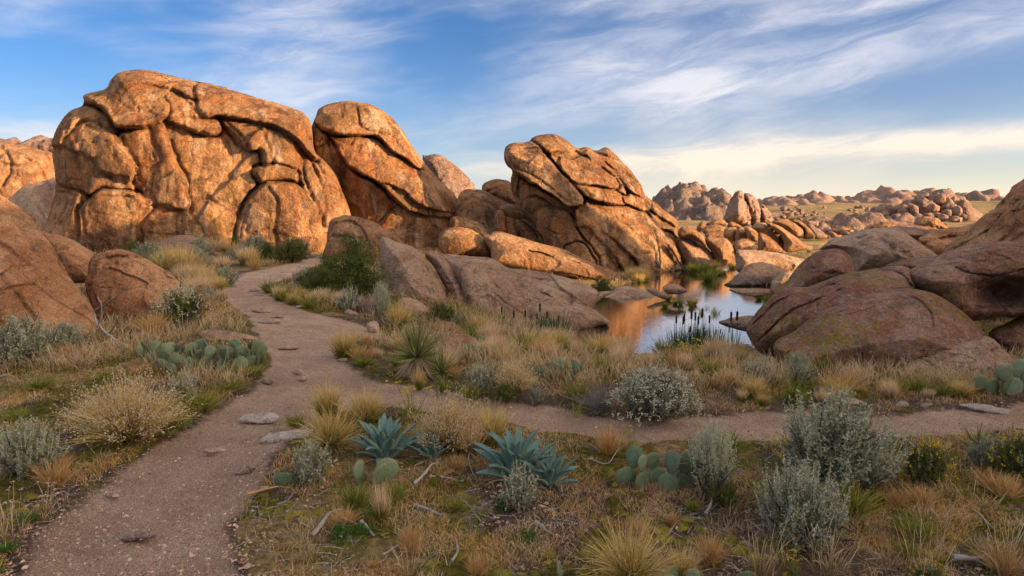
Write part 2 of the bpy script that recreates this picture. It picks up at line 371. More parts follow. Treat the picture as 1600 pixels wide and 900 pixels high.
def ground_mat():
    m, q = new_mat('ground_soil')
    P = q.n('ShaderNodeNewGeometry').outputs['Position']
    def A(n): return q.n('ShaderNodeAttribute', {'attribute_name': n}).outputs['Fac']
    n1 = q.noise(P, 2.2, 6, 0.65); n2 = q.noise(P, 14, 6, 0.72); n3 = q.noise(P, 70, 4, 0.7); n0 = q.noise(P, 0.5, 4, 0.6)
    soil = q.mix(q.ss(n1, .36, .64), (0.055, 0.034, 0.022), (0.13, 0.085, 0.055))
    soil = q.mix(q.ss(n2, .48, .66), soil, (0.24, 0.165, 0.115))
    path = q.mix(q.ss(n1, .34, .66), (0.58, 0.36, 0.22), (0.86, 0.60, 0.41))
    path = q.mix(q.m('MULTIPLY', q.ss(n2, .50, .68), .7), path, (0.36, 0.22, 0.14)); path = q.mix(q.m('MULTIPLY', q.ss(n0, .45, .62), .45), path, (0.40, 0.25, 0.16))
    # grit, distinct grains
    vo = q.n('ShaderNodeTexVoronoi', {'feature': 'F1'}, Vector=q.scale(P, 60.0)); vc = q.n('ShaderNodeSeparateColor', None, i0=vo.outputs['Color'])
    grit = q.ss(vc.outputs[0], .55, .95)
    v2 = q.n('ShaderNodeTexVoronoi', {'feature': 'F1'}, Vector=q.scale(P, 34.0)); v2c = q.n('ShaderNodeSeparateColor', None, i0=v2.outputs['Color'])
    path = q.mix(q.m('MULTIPLY', grit, .8), path, (0.88, 0.70, 0.56)); path = q.mix(q.m('MULTIPLY', q.ss(vc.outputs[1], .5, .85), .8), path, (0.11, 0.065, 0.045))
    path = q.mix(q.m('MULTIPLY', q.ss(v2c.outputs[0], .6, .95), .55), path, (0.16, 0.09, 0.065)); path = q.mix(q.m('MULTIPLY', q.ss(v2c.outputs[1], .7, 1.), .5), path, (0.80, 0.62, 0.48))
    soil = q.mix(q.m('MULTIPLY', grit, .45), soil, (0.40, 0.29, 0.23))
    pm = q.ss(q.m('ADD', A('path'), q.m('MULTIPLY', q.m('SUBTRACT', n2, .5), .9)), .30, .70)
    c = q.mix(pm, soil, path)
    moss = q.mix(q.ss(n2, .40, .64), (0.07, 0.062, 0.008), (0.22, 0.175, 0.020))
    moss = q.mix(q.m('MULTIPLY', q.ss(n3, .5, .65), .5), moss, (0.21, 0.19, 0.04))
    mm = q.ss(q.m('ADD', A('moss'), q.m('MULTIPLY', q.m('SUBTRACT', n2, .5), .8)), .42, .66)
    c = q.mix(mm, c, moss)
    dry = q.mix(q.ss(n2, .38, .62), (0.20, 0.125, 0.045), (0.48, 0.34, 0.13)); dry = q.mix(q.m('MULTIPLY', q.ss(n1, .5, .7), .5), dry, (0.12, 0.12, 0.03))
    c = q.mix(q.m('MULTIPLY', q.ss(q.m('ADD', A('dry'), q.m('MULTIPLY', q.m('SUBTRACT', n1, .5), .8)), .35, .65), .85), c, dry)
    farc = q.mix(q.ss(n0, .35, .6), (0.44, 0.29, 0.12), (0.26, 0.18, 0.075))
    fn = q.noise(q.scale(P, (1., .35, 1.)), 0.06, 8, .75); farc = q.mix(q.m('MULTIPLY', q.ss(fn, .46, .6), .7), farc, (0.12, 0.105, 0.05))
    c = q.mix(A('far'), c, farc)
    mud = q.mix(n2, (0.035, 0.022, 0.012), (0.07, 0.045, 0.022))
    c = q.mix(A('mud'), c, mud)
    h = q.m('ADD', q.m('MULTIPLY', n2, .5), q.m('ADD', q.m('MULTIPLY', n3, .22), q.m('MULTIPLY', q.m('SUBTRACT', 1., vo.outputs[0]), .22)))
    finish(q, c, .95, h, .12, bs=1.0, bd=0.06)
    return m
M['ground'] = ground_mat()

def water_mat():
    m, q = new_mat('pond_water')
    P = q.n('ShaderNodeNewGeometry').outputs['Position']
    w = q.noise(q.scale(P, (2.0, 5.0, 1)), 2.0, 3, .5); w2 = q.noise(P, .5, 2, .5)
    b = q.n('ShaderNodeBsdfPrincipled'); b.inputs['Base Color'].default_value = (0.012, 0.009, 0.005, 1)
    b.inputs['Roughness'].default_value = 0.03; b.inputs['IOR'].default_value = 1.333; b.inputs['Specular IOR Level'].default_value = 1.0
    b.inputs['Coat Weight'].default_value = 1.0; b.inputs['Coat Roughness'].default_value = 0.02; b.inputs['Coat IOR'].default_value = 1.9
    bn = q.n('ShaderNodeBump', None, Height=q.m('MULTIPLY', w, w2), Strength=.5, Distance=.012)
    q.t.links.new(bn.outputs[0], b.inputs['Normal']); q.t.links.new(bn.outputs[0], b.inputs['Coat Normal'])
    o = q.n('ShaderNodeOutputMaterial'); q.t.links.new(b.outputs[0], o.inputs[0]); return m
M['water'] = water_mat()

def leaf_mat(name, a, b, trans=.25, rough=.7, tip=None, spec=.25, bumpy=False):
    """colour runs from a to b with the 'tint' stored per blade or leaf"""
    m, q = new_mat(name)
    t = q.n('ShaderNodeAttribute', {'attribute_name': 'tint'}).outputs['Fac']
    c = q.mix(t, a, b)
    oi = q.n('ShaderNodeObjectInfo').outputs['Random']
    c = q.mix(q.m('MULTIPLY', oi, .30), c, tuple(x*.6 for x in a))
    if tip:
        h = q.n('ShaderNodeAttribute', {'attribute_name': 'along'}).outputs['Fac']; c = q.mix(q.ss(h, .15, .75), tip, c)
    P = q.n('ShaderNodeNewGeometry').outputs['Position']; n = q.noise(P, 18, 4, .65)
    c = q.mix(q.m('MULTIPLY', q.ss(n, .5, .7), .35), c, tuple(x*.55 for x in a))
    finish(q, c, rough, n if bumpy else None, spec, trans=trans, bd=.01)
    return m
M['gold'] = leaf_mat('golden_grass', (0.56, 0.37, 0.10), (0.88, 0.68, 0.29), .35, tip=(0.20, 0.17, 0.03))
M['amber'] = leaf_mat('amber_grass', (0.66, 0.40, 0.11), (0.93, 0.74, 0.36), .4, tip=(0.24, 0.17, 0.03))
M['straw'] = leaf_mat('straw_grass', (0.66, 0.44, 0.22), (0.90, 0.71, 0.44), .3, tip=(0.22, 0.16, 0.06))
M['rustgrass'] = leaf_mat('rusty_grass', (0.42, 0.235, 0.08), (0.78, 0.52, 0.22), .3)
M['green'] = leaf_mat('green_grass', (0.10, 0.13, 0.018), (0.42, 0.40, 0.07), .3)
M['bright'] = leaf_mat('bright_green_leaf', (0.055, 0.13, 0.02), (0.12, 0.23, 0.04), .3)
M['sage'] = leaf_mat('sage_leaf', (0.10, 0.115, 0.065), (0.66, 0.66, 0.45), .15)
M['sagedk'] = leaf_mat('olive_leaf', (0.06, 0.075, 0.018), (0.25, 0.26, 0.06), .2)
M['shrubgreen'] = leaf_mat('dark_shrub_leaf', (0.03, 0.055, 0.010), (0.16, 0.20, 0.035), .2)
M['seed'] = leaf_mat('pale_seed', (0.60, 0.50, 0.34), (0.82, 0.76, 0.62), .3)
M['cream'] = leaf_mat('cream_flower', (0.45, 0.43, 0.30), (0.74, 0.72, 0.58), .2)
M['yellow'] = leaf_mat('yellow_flower', (0.62, 0.38, 0.01), (0.85, 0.62, 0.02), .2)
M['wood'] = leaf_mat('bleached_wood', (0.20, 0.165, 0.145), (0.40, 0.36, 0.34), 0.0, .8, bumpy=True)
M['twig'] = leaf_mat('dark_twig', (0.06, 0.045, 0.035), (0.17, 0.13, 0.10), 0.0, .85)
M['agave'] = leaf_mat('blue_agave_leaf', (0.065, 0.15, 0.125), (0.30, 0.43, 0.36), .03, .5, bumpy=False)
M['reed'] = leaf_mat('green_reed', (0.03, 0.085, 0.035), (0.10, 0.19, 0.06), .2)
M['cattail'] = leaf_mat('cattail_head', (0.045, 0.018, 0.010), (0.07, 0.03, 0.015), 0, .95)
M['yucca'] = leaf_mat('yucca_leaf', (0.13, 0.15, 0.04), (0.34, 0.34, 0.13), .15, .5)
M['deadleaf'] = leaf_mat('dead_leaf', (0.35, 0.26, 0.17), (0.62, 0.50, 0.36), .2)
M['thorn'] = leaf_mat('cactus_spine', (0.40, 0.20, 0.08), (0.62, 0.38, 0.18), .1)
def pad_mat():
    m, q = new_mat('cactus_pad')
    t = q.n('ShaderNodeObjectInfo').outputs['Random']
    P = q.n('ShaderNodeTexCoord').outputs['Object']
    vo = q.n('ShaderNodeTexVoronoi', {'feature': 'F1'}, Vector=q.scale(P, (9., 9., 9.)), Randomness=.35)
    c = q.mix(t, (0.08, 0.15, 0.085), (0.22, 0.30, 0.18)); n = q.noise(P, 9, 4, .6)
    c = q.mix(q.m('MULTIPLY', q.ss(n, .45, .7), .5), c, (0.19, 0.22, 0.07))
    dot = q.ss(vo.outputs[0], .30, .18); c = q.mix(q.m('MULTIPLY', dot, .8), c, (0.34, 0.26, 0.12))
    finish(q, c, .6, q.m('MULTIPLY', dot, 1.), .3, bd=.004); return m
M['pad'] = pad_mat()

# ------------------------------------------------------------------ ground sheet
def build_ground():
    a = np.radians(np.concatenate([np.linspace(-180, -44, 36)[:-1], np.linspace(-44, 44, 600), np.linspace(44, 180, 36)[1:-1]]))
    r = np.concatenate([np.geomspace(0.6, 45, 560)[:-1], np.geomspace(45, 600, 110)[:-1], np.geomspace(600, 6000, 16)])
    AA, RR = np.meshgrid(a, r); x = (RR*np.sin(AA)).ravel(); y = (RR*np.cos(AA)).ravel()
    z = terrain(x, y); rr = np.hypot(x, y); P = p3(x, y); xy = P[:, :2]
    sp = sdf_fast(xy, path_xy, 3.0)
    wob = 0.16*fbm(P, 1.6, 3)
    path = sst(sp+wob, -0.22, 0.14)*(y > 0)
    spd = sdf_fast(xy, pond_xy, 3.0)
    mud = sst(spd+0.1*fbm(P, 2, 2), -0.30, 0.05)
    left = sst(x, 0, -1.5)
    mo = fbm(P, 1.1, 4)+0.25*fbm(P, 5.5, 3)
    moss = sst(mo+0.12*left*sst(y, 4, 6), 0.02, 0.26)*(1-path)*sst(rr, 26, 15)
    patchy = sst(fbm(P, .8, 2), -.35, .2)
    dry = sst(fbm(P+40, 0.5, 3)+0.35*sst(y, 6.5, 9)*sst(x, -2, 0)+.3*sst(y, 12, 18), 0.0, 0.35)*(1-path)*(1-moss*.8)
    far = sst(y+3*fbm(P, .1, 2), 26, 40)
    near = sst(rr, 30, 8)
    z = z-0.045*path*near + near*(1-path)*(0.035*moss*patchy*(0.5+np.abs(fbm(P, 7, 3))*2)) \
        + near*(1-mud)*(0.012*fbm(P, 6, 4)+0.03*(1-path)*fbm(P, 2.2, 3)) + near*path*(0.022*fbm(P, 2.6, 4)+.012*np.abs(fbm(P+8, 1.2, 2)))
    n, k = len(r), len(a)
    i = np.arange(n-1)[:, None]; j = np.arange(k)[None]; j2 = (j+1) % k
    F = np.stack([i*k+j, i*k+j2, (i+1)*k+j2, (i+1)*k+j], -1).reshape(-1, 4)
    c = len(x); V = np.concatenate([np.stack([x, y, z], -1), [[0, 0, terrain(0, 0.)[0]]]])
    j = np.arange(k); Fc = np.stack([np.full(k, c), (j+1) % k, j], -1)
    V2 = lambda q: np.append(q, 0)
    o = link('ground', mesh_np('ground', V, [F[:, ::-1], Fc], M['ground'], True,
             dict(path=V2(path), moss=V2(moss), dry=V2(dry), far=V2(far), mud=V2(mud))))
    tag(o, kind='structure')
    # pond surface: follows the shore, reaches a little under the banks
    ang = pond_xy-pond_xy.mean(0); ring = pond_xy+ang/np.linalg.norm(ang, axis=1)[:, None]*0.45
    V = p3(ring[:, 0], ring[:, 1], WATER_Z)
    w = link('pond_water', None if False else bpy.data.meshes.new('pond_water'))
    w.data.from_pydata([tuple(v) for v in V], [], [tuple(range(len(V)))]); w.data.materials.append(M['water'])
    tag(w, kind='structure')
build_ground()

# ------------------------------------------------------------------ rocks
VW = {'A': (0, 80, .35556), 'B': (460, 130, .4), 'C': (1000, 260, .37783), 'D': (0, 340, .35556), 'P': (0, 0, 1.0),
      'E': (1000, 280, .18892), 'F': (700, 330, .225), 'G': (1280, 280, .2), 'H': (480, 420, .4), 'K': (340, 360, .24437), 'Q': (860, 420, .24437)}
def vp(view, pts):
    ox, oy, s = VW[view]; return np.array(pts, float)*s+[ox, oy]
ROCKN = [0]
def facets(q):
    """planar broken faces: each cell of a 3-D mosaic gets a slightly tipped plane of its own"""
    b = np.floor(q); best = np.full(len(q), 9.); out = np.zeros(len(q))
    for i in (-1, 0, 1):
        for j in (-1, 0, 1):
            for k in (-1, 0, 1):
                c = (b+[i, j, k]).astype(np.int64); h = _perm[_perm[_perm[c[:, 0] & 255]+(c[:, 1] & 255)]+(c[:, 2] & 255)]
                g = _g[h]; cc = c+.5+g*.42; dv = q-cc; dd_ = (dv**2).sum(1); m = dd_ < best
                best = np.where(m, dd_, best); g2 = _g[_perm[h+7]]; out = np.where(m, (dv*g2).sum(1)*1.1+g2[:, 0]*.35, out)
    return out
def rock(name, view, outline, base=None, Y=None, T=1.0, Tb=None, R=None, lean=15, yaw=0, p=2.0, mat='warm', label=None, cat='boulder', group=None,
         pieces=(), cracks=(), bumps=(), amp=None, res=1.15, parent=None, kind=None, piece_name='rock_slab', crk=0.5, fs=1.0, terr=0.7, fac=1.0, seed=None, sub=4, back=True):
    """a boulder from its outline: the rim lies in a leaning plane at its real distance, the stone swells out of it on both sides"""
    ROCKN[0] += 1; sd_ = (seed if seed is not None else ROCKN[0])*3.71
    px = smooth_poly(vp(view, outline), sub)
    L, yw = radians(lean), radians(yaw)
    n = np.array([sin(yw)*cos(L), -cos(yw)*cos(L), sin(L)])
    if base is not None:
        b = vp(view, [base])[0]; g = gp(*b); P0 = at_depth(b[0], b[1], g[1]+0.75*T*cos(L))
    else:
        c = px.mean(0); P0 = at_depth(c[0], c[1], Y)
    cpx = px.mean(0); tpx = px[:, 1].min()*.65+px[:, 1].max()*.35
    dd = -ray(cpx[0], tpx); dd = dd/np.linalg.norm(dd)          # the stone swells along the line of sight, which keeps its outline
    def unproj(q):
        r = ray(q[:, 0], q[:, 1]); t = ((P0-CAM) @ n)/(r @ n); return CAM+r*t[:, None]
    e1 = np.cross([0, 0, 1.0], n); e1 = e1/np.linalg.norm(e1); e1 = -e1 if e1[0] < 0 else e1
    e2 = np.cross(n, e1); e2 = -e2 if e2[2] < 0 else e2
    def uv(q): w = unproj(q)-P0; return np.stack([w @ e1, w @ e2], -1)
    O = uv(px); size = (O.max(0)-O.min(0)); S_ = float(np.sqrt(size[0]*size[1]))
    pxm = P0[1]/FPX/0.64                     # metres per rendered pixel there
    h = max(res*pxm, S_/190)
    if Tb is None: Tb = T*0.9
    def grid(h):
        u = np.arange(O[:, 0].min()-h, O[:, 0].max()+2*h, h); v = np.arange(O[:, 1].min()-h, O[:, 1].max()+2*h, h)
        UU, VV = np.meshgrid(u, v); G = np.stack([UU.ravel(), VV.ravel()], -1)
        s, c = sdf(G, O, True); keep = s > -0.7*h; snap = keep & (s < 0.45*h)
        G[snap] = c[snap]; s = np.where(snap, 0, s)
        k = len(u); i = np.arange(len(v)-1)[:, None]; j = np.arange(k-1)[None]
        F = np.stack([i*k+j, i*k+j+1, (i+1)*k+j+1, (i+1)*k+j], -1).reshape(-1, 4)
        F = F[keep[F].all(1)]; used = np.unique(F); mp = np.full(len(G), -1); mp[used] = np.arange(len(used))
        return G[used], s[used], mp[F]
    Rr = R if R else 0.5*S_
    amp_ = amp if amp is not None else 0.045*S_**0.8
    def prof(x, p): x = np.clip(x, 0, 1); return (1-(1-x)**p)**(1/p)
    def shape(G, s, sign, lab):
        base3 = P0+G[:, :1]*e1+G[:, 1:]*e2
        # wobble the traced lines a little so no edge is perfectly smooth
        q3 = base3/S_; W2 = np.stack([fbm(q3+sd_, 7, 5, .62), fbm(q3+sd_+50, 7, 5, .62)], -1)*0.015*S_
        Gw = G+W2
        H = (T if sign > 0 else Tb)*prof(s/Rr, p)
        gn = fbm(q3+99+sd_, 6, 2)
        if sign > 0:
            for (cx, cy, rx, ry, a) in bumps:
                c = uv(vp(view, [(cx, cy)]))[0]; k = VW[view][2]*P0[1]/FPX
                H = H+a*np.exp(-((G[:, 0]-c[0])/(rx*k))**2-((G[:, 1]-c[1])/(ry*k/max(cos(L), .35)))**2)*prof(s/(0.3*Rr), 2)
            for pi_, pc in enumerate(pieces):
                poly = uv(smooth_poly(vp(view, pc['pts']), 4)); 
                far = 0.25*S_
                ps = sdf_fast(Gw, poly, far)+0.016*S_; pr = pc.get('R', 0.04*np.sqrt(np.prod(poly.max(0)-poly.min(0))))
                cen = poly.mean(0); ex = (poly.max(0)-poly.min(0))/2+1e-6
                Hi = pc.get('off', 0.0)*.75+pc.get('T', .25)*.36*prof(ps/pr, 1.7)
                rel = (G-cen)/ex
                Hi = Hi+1.5*pc.get('tu', 0)*rel[:, 0]+1.4*pc.get('tv', 0)*rel[:, 1]
                w = sst(ps, 0, 2.2*h); core = (T)*prof(s/Rr, p)
                H = H*(1-w)+(core+Hi*prof(s/(0.25*Rr), 2))*w
                gw = pc.get('gw', 1.1*h); H = H-pc.get('g', 0.10*T)*1.15*(.2+1.3*sst(gn, -.25, .3))*np.exp(-(ps/gw)**2)*prof(s/(0.2*Rr), 2)
                if lab is not None: lab[ps > 0] = pi_+1
            for ck in cracks:
                line, wd, dp = ck; ln = uv(smooth_poly(vp(view, line), 4, False)); 
                d = linedist(Gw, ln); k = VW[view][2]*P0[1]/FPX
                H = H-.75*dp*(.35+.9*sst(gn, -.3, .25))*np.exp(-(d/max(.8*wd*k, 1.1*h))**2)*prof(s/(0.15*Rr), 2)
        V = base3+sign*H[:, None]*dd
        ed = prof(s/(0.12*Rr), 2)
        f0 = fs/S_
        q = V+sd_
        d = amp_*(1.0*fbm(q, 1.6*f0, 3)+0.28*fbm(q+9, 9*f0, 3, .6)+0.9*(np.abs(pn(q*2.7*f0))-.2)+.45*(np.abs(pn((q+5)*[6.3*f0, 6.3*f0, 4*f0]))-.2))
        nn = fbm(q+41, .9*f0, 3)*5+.3; fl_ = np.floor(nn); d = d+amp_*.55*(fl_+sst(nn-fl_, 0, .16)-nn*.6)/2.2*terr
        qq = V+.25/f0*.3*np.stack([fbm(q+5, 2*f0, 2), fbm(q+6, 2*f0, 2), fbm(q+8, 2*f0, 2)], -1)
        d = d+amp_*fac*(.85*facets(qq*1.9*f0+sd_)+.35*facets(qq*5.5*f0+sd_))
        # joints: thin creases along the zero lines of a slow noise, and scooped hollows
        c1 = fbm(q+31, 1.1*f0, 3); md = sst(fbm(q+61, 1.3*f0, 2), -.1, .25); d = d-amp_*crk*md*np.exp(-(c1/0.012)**2)
        c2 = fbm((q+77)*[1, 1, 2.2], 1.5*f0, 3); d = d-amp_*crk*0.8*(1-md)*np.exp(-(c2/0.010)**2)
        d = d-amp_*0.5*sst(fbm(q+123, 3.0*f0, 2), .25, .55)
        V = V+sign*(d*(0.25+0.75*ed))[:, None]*(dd*.5+n*.5)
        V = V+(amp_*0.45*np.stack([fbm(q+200, 4*f0, 3), 0*d, fbm(q+300, 4*f0, 3)], -1))
        return V
    G, s, F = grid(h); lab = np.zeros(len(G), int) if pieces else None
    V = shape(G, s, 1, lab)
    flip = np.dot(np.cross(e1, e2), n) < 0
    Ff = F[:, ::-1] if flip else F
    root = None
    Gb, sb, Fb = grid(h*2.6); Vb = shape(Gb, sb, -1, None); Fb2 = Fb if flip else Fb[:, ::-1]
    mt = M[mat]
    if not pieces:
        me = mesh_np(name, np.concatenate([V, Vb]), [Ff, Fb2+len(V)], mt)
        root = link(name, me, parent)
        tag(root, label, cat if parent is None else None, group if parent is None else None, kind)
        return root
    root = empty(name, tuple(P0), 0, 1, label, cat, group); P0v = Vector(P0)
    fl = lab[F].max(1)
    core = fl == 0
    def sub_mesh(nm, VV, FF):
        u = np.unique(FF); mp = np.zeros(len(VV), int); mp[u] = np.arange(len(u))
        return mesh_np(nm, VV[u]-P0, [mp[FF]], mt)
    allV = np.concatenate([V, Vb]); cf = np.concatenate([Ff[core], Fb2+len(V)])
    link('rock_core', sub_mesh('rock_core', allV, cf), root)
    for i in range(len(pieces)):
        m = fl == i+1
        if m.sum() > 12: link(pieces[i].get('name', piece_name), sub_mesh('rock_slab', V, Ff[m]), root)
    return root
def pc(pts, off=0.0, T=.3, R=None, tu=0, tv=0, g=None, **k):
    d = dict(pts=pts, off=off, T=T, tu=tu, tv=tv, **k)
    if R: d['R'] = R
    if g is not None: d['g'] = g
    return d

# --- the great dome on the left
rock('granite_outcrop', 'A', [(235, 480), (250, 360), (300, 270), (365, 235), (370, 190), (430, 172), (470, 160), (490, 120), (530, 90), (620, 78), (720, 100), (850, 130),
      (1000, 165), (1150, 210), (1280, 250), (1340, 280), (1365, 330), (1372, 430), (1425, 478), (1480, 560), (1530, 700), (1560, 830), (1580, 1000), (230, 1000), (225, 700), (245, 620)],
     base=(800, 880), T=2.6, Tb=4.0, R=3.2, lean=10, yaw=4, p=2.2, amp=.23, res=1.0, fs=1.5, crk=.35,
     label='huge rounded granite dome with slab cap and stained face, largest rock at left', cat='rock outcrop',
     pieces=[
      pc([(250, 355), (300, 272), (370, 222), (420, 215), (470, 270), (530, 350), (545, 382), (480, 350), (400, 330), (375, 380), (350, 460), (290, 430), (252, 410)], .15, .45, tu=-.2),
      pc([(335, 400), (400, 328), (470, 350), (545, 388), (572, 440), (592, 530), (560, 562), (480, 532), (450, 460), (380, 440), (350, 462)], .35, .45, tu=.25, tv=.1),
      pc([(240, 480), (290, 430), (350, 465), (400, 470), (470, 540), (570, 560), (590, 600), (570, 620), (400, 622), (300, 618), (250, 616)], -.15, .25, tu=.1),
      pc([(235, 622), (300, 622), (395, 627), (402, 700), (420, 760), (440, 850), (440, 1000), (235, 1000)], .1, .35, tu=.1),
      pc([(402, 690), (430, 640), (500, 608), (600, 620), (680, 650), (690, 682), (640, 730), (630, 800), (640, 1000), (440, 1000), (410, 760)], .25, .55),
      pc([(560, 370), (640, 338), (690, 420), (712, 480), (650, 497), (618, 488), (580, 430)], -.05, .35, tu=.15),
      pc([(660, 330), (738, 325), (758, 400), (788, 480), (830, 580), (825, 680), (800, 700), (700, 645), (650, 600), (632, 520), (660, 500), (716, 482), (692, 420)], .2, .35, tu=.3),
      pc([(742, 322), (850, 350), (945, 355), (985, 300), (1100, 300), (1270, 390), (1290, 470), (1300, 560), (1200, 515), (1112, 512), (1140, 580), (1062, 700), (1050, 760), (1020, 850), (1000, 1000),
          (620, 1000), (640, 800), (690, 682), (822, 690), (832, 590), (792, 480), (762, 400)], -.35, .55, R=1.6, tv=-.25, tu=-.1),
      pc([(640, 800), (700, 700), (820, 695), (900, 640), (980, 660), (1058, 705), (1046, 770), (1018, 850), (1000, 1000), (620, 1000)], .05, .35, R=1.4, tv=-.1, g=.02),
      pc([(985, 295), (1110, 303), (1190, 330), (1272, 388), (1290, 470), (1300, 550), (1230, 520), (1170, 512), (1130, 430), (1060, 420), (1010, 350)], .1, .5, tu=.05),
      pc([(1110, 515), (1200, 515), (1290, 550), (1332, 605), (1240, 592), (1150, 580), (1130, 550)], .1, .4, tv=.1),
      pc([(1060, 700), (1090, 640), (1150, 584), (1250, 590), (1330, 610), (1352, 700), (1390, 770), (1440, 1000), (1010, 1000), (1030, 800)], .35, .6, R=1.3, tu=.1),
      pc([(1285, 390), (1360, 440), (1390, 520), (1402, 620), (1412, 700), (1382, 740), (1332, 620), (1310, 560), (1290, 470)], .0, .45),
      pc([(1370, 440), (1430, 470), (1480, 560), (1512, 630), (1412, 622), (1400, 560)], .05, .45),
      pc([(1410, 632), (1512, 637), (1542, 720), (1562, 800), (1540, 1000), (1440, 1000), (1402, 760)], .1, .5),
      pc([(730, 288), (780, 282), (900, 286), (938, 298), (945, 352), (850, 347), (780, 320)], .2, .3),
      pc([(690, 190), (760, 178), (860, 212), (897, 277), (800, 282), (724, 285), (722, 235)], .5, .35, tv=.1),
      pc([(368, 225), (370, 190), (440, 170), (470, 158), (490, 118), (530, 88), (620, 76), (720, 98), (800, 115), (862, 165), (872, 200), (860, 212), (760, 178), (690, 192), (722, 240), (722, 290), (620, 327),
          (540, 322), (500, 282), (460, 240), (400, 215)], .55, .5, tv=-.25, g=.5),
      pc([(872, 150), (1000, 160), (1150, 208), (1282, 248), (1342, 278), (1368, 330), (1382, 447), (1330, 432), (1270, 382), (1200, 337), (1100, 302), (980, 287), (900, 282), (880, 230)], .55, .6, tv=-.2, g=.45),
     ],
     cracks=[([(800, 600), (840, 640), (900, 620), (960, 660), (1060, 700)], 10, .12), ([(1160, 590), (1190, 650), (1185, 760), (1190, 830)], 5, .2), ([(1190, 780), (1380, 765)], 4, .03),
             ([(470, 165), (520, 150), (500, 210), (470, 240)], 5, .2), ([(640, 150), (700, 170), (760, 130)], 8, .12), ([(450, 460), (480, 530), (560, 565), (620, 600)], 5, .15),
             ([(1170, 400), (1175, 500)], 5, .12), ([(1110, 300), (1130, 380), (1110, 430)], 6, .15), ([(300, 620), (330, 560), (390, 560)], 8, .15),
             ([(758, 400), (790, 490), (830, 580), (826, 680)], 4, .28), ([(660, 332), (690, 410), (716, 482), (650, 498), (622, 492)], 4, .25), ([(565, 375), (590, 440), (622, 492), (634, 560), (690, 630), (690, 682), (640, 740), (636, 850)], 4, .3),
             ([(985, 300), (1010, 350), (1060, 420)], 3, .22), ([(1285, 390), (1300, 480), (1312, 560), (1345, 650), (1400, 760), (1440, 870)], 4, .3), ([(1370, 440), (1395, 540), (1410, 620), (1405, 700)], 3, .25),
             ([(310, 300), (322, 350), (292, 430)], 3, .2), ([(1410, 626), (1512, 636)], 3, .2), ([(400, 330), (480, 350), (548, 386)], 3, .2), ([(252, 618), (400, 622), (600, 624)], 3, .22), ([(400, 625), (404, 700), (425, 780), (440, 850)], 3, .2),
             ([(370, 470), (400, 540), (395, 620)], 3, .15), ([(942, 300), (950, 352), (985, 400), (1000, 470)], 3, .15), ([(1000, 165), (1060, 210), (1150, 240), (1260, 290)], 3, .12), ([(880, 150), (900, 200), (880, 240)], 3, .15),
             ([(820, 690), (880, 760), (900, 850)], 3, .12), ([(1090, 640), (1060, 690), (1040, 790)], 3, .15), ([(540, 240), (600, 270), (690, 250)], 3, .15)],
     bumps=[(900, 470, 100, 110, -.9), (960, 590, 90, 40, -.7), (840, 640, 50, 40, .5), (760, 560, 50, 60, .3), (450, 590, 40, 25, -.9), (1100, 620, 35, 45, -.6), (350, 560, 30, 40, -.5), (640, 690, 30, 60, -.7), (1060, 400, 40, 40, -.4), (1180, 430, 30, 50, -.35), (820, 760, 120, 40, .3), (540, 470, 30, 40, -.5), (640, 220, 60, 50, .2), (560, 200, 50, 50, .15)])

# --- the tall leaning dome
rock('granite_outcrop', 'B', [(85, 130), (100, 95), (170, 73), (250, 76), (330, 98), (400, 158), (460, 240), (500, 300), (560, 370), (620, 430), (642, 480), (640, 520), (622, 560), (612, 620), (600, 760),
      (150, 760), (190, 560), (120, 400), (78, 330), (62, 220), (68, 170)],
     base=(400, 640), T=2.2, Tb=3.5, R=2.4, lean=8, yaw=12, amp=.17, res=1.0, fs=1.5, crk=.35,
     label='tall leaning granite dome of stacked slabs with bright orange wall at its foot', cat='rock outcrop',
     pieces=[
      pc([(62, 160), (140, 200), (170, 300), (200, 400), (190, 480), (130, 420), (76, 330)], -.5, .4, tu=-.2),
      pc([(150, 230), (220, 320), (300, 370), (350, 400), (405, 455), (385, 520), (310, 570), (220, 560), (185, 400)], -.9, .4, tu=.2, tv=.3),
      pc([(330, 550), (400, 480), (480, 472), (580, 498), (618, 550), (612, 760), (200, 760), (260, 600)], -.2, .5, R=1.0, tv=-.3, tu=.1),
      pc([(155, 195), (260, 213), (330, 223), (400, 278), (480, 328), (525, 380), (562, 440), (572, 492), (500, 482), (430, 442), (350, 397), (280, 352), (220, 312), (180, 250)], .35, .5, tv=-.25, tu=.1, g=.5),
      pc([(350, 395), (430, 437), (500, 482), (570, 495), (645, 525), (600, 512), (500, 497), (425, 468)], .3, .3),
      pc([(480, 325), (510, 308), (560, 368), (622, 428), (644, 480), (638, 502), (580, 482), (555, 420), (520, 368)], .3, .4, g=.3),
      pc([(83, 130), (98, 93), (170, 71), (250, 74), (332, 96), (402, 156), (462, 238), (502, 306), (482, 330), (430, 292), (390, 267), (330, 217), (260, 207), (150, 192), (98, 160)], .45, .55, tv=-.3, g=.45),
     ],
     cracks=[([(245, 78), (250, 120), (270, 180), (330, 207), (412, 212)], 5, .22), ([(180, 90), (200, 150)], 4, .1), ([(300, 400), (330, 470), (310, 560)], 8, .2), ([(500, 340), (560, 420), (560, 470)], 4, .12),
             ([(420, 480), (410, 560), (380, 620)], 6, .12), ([(520, 490), (530, 580)], 5, .1)],
     bumps=[(300, 430, 60, 60, -.3), (330, 290, 60, 30, .12)])

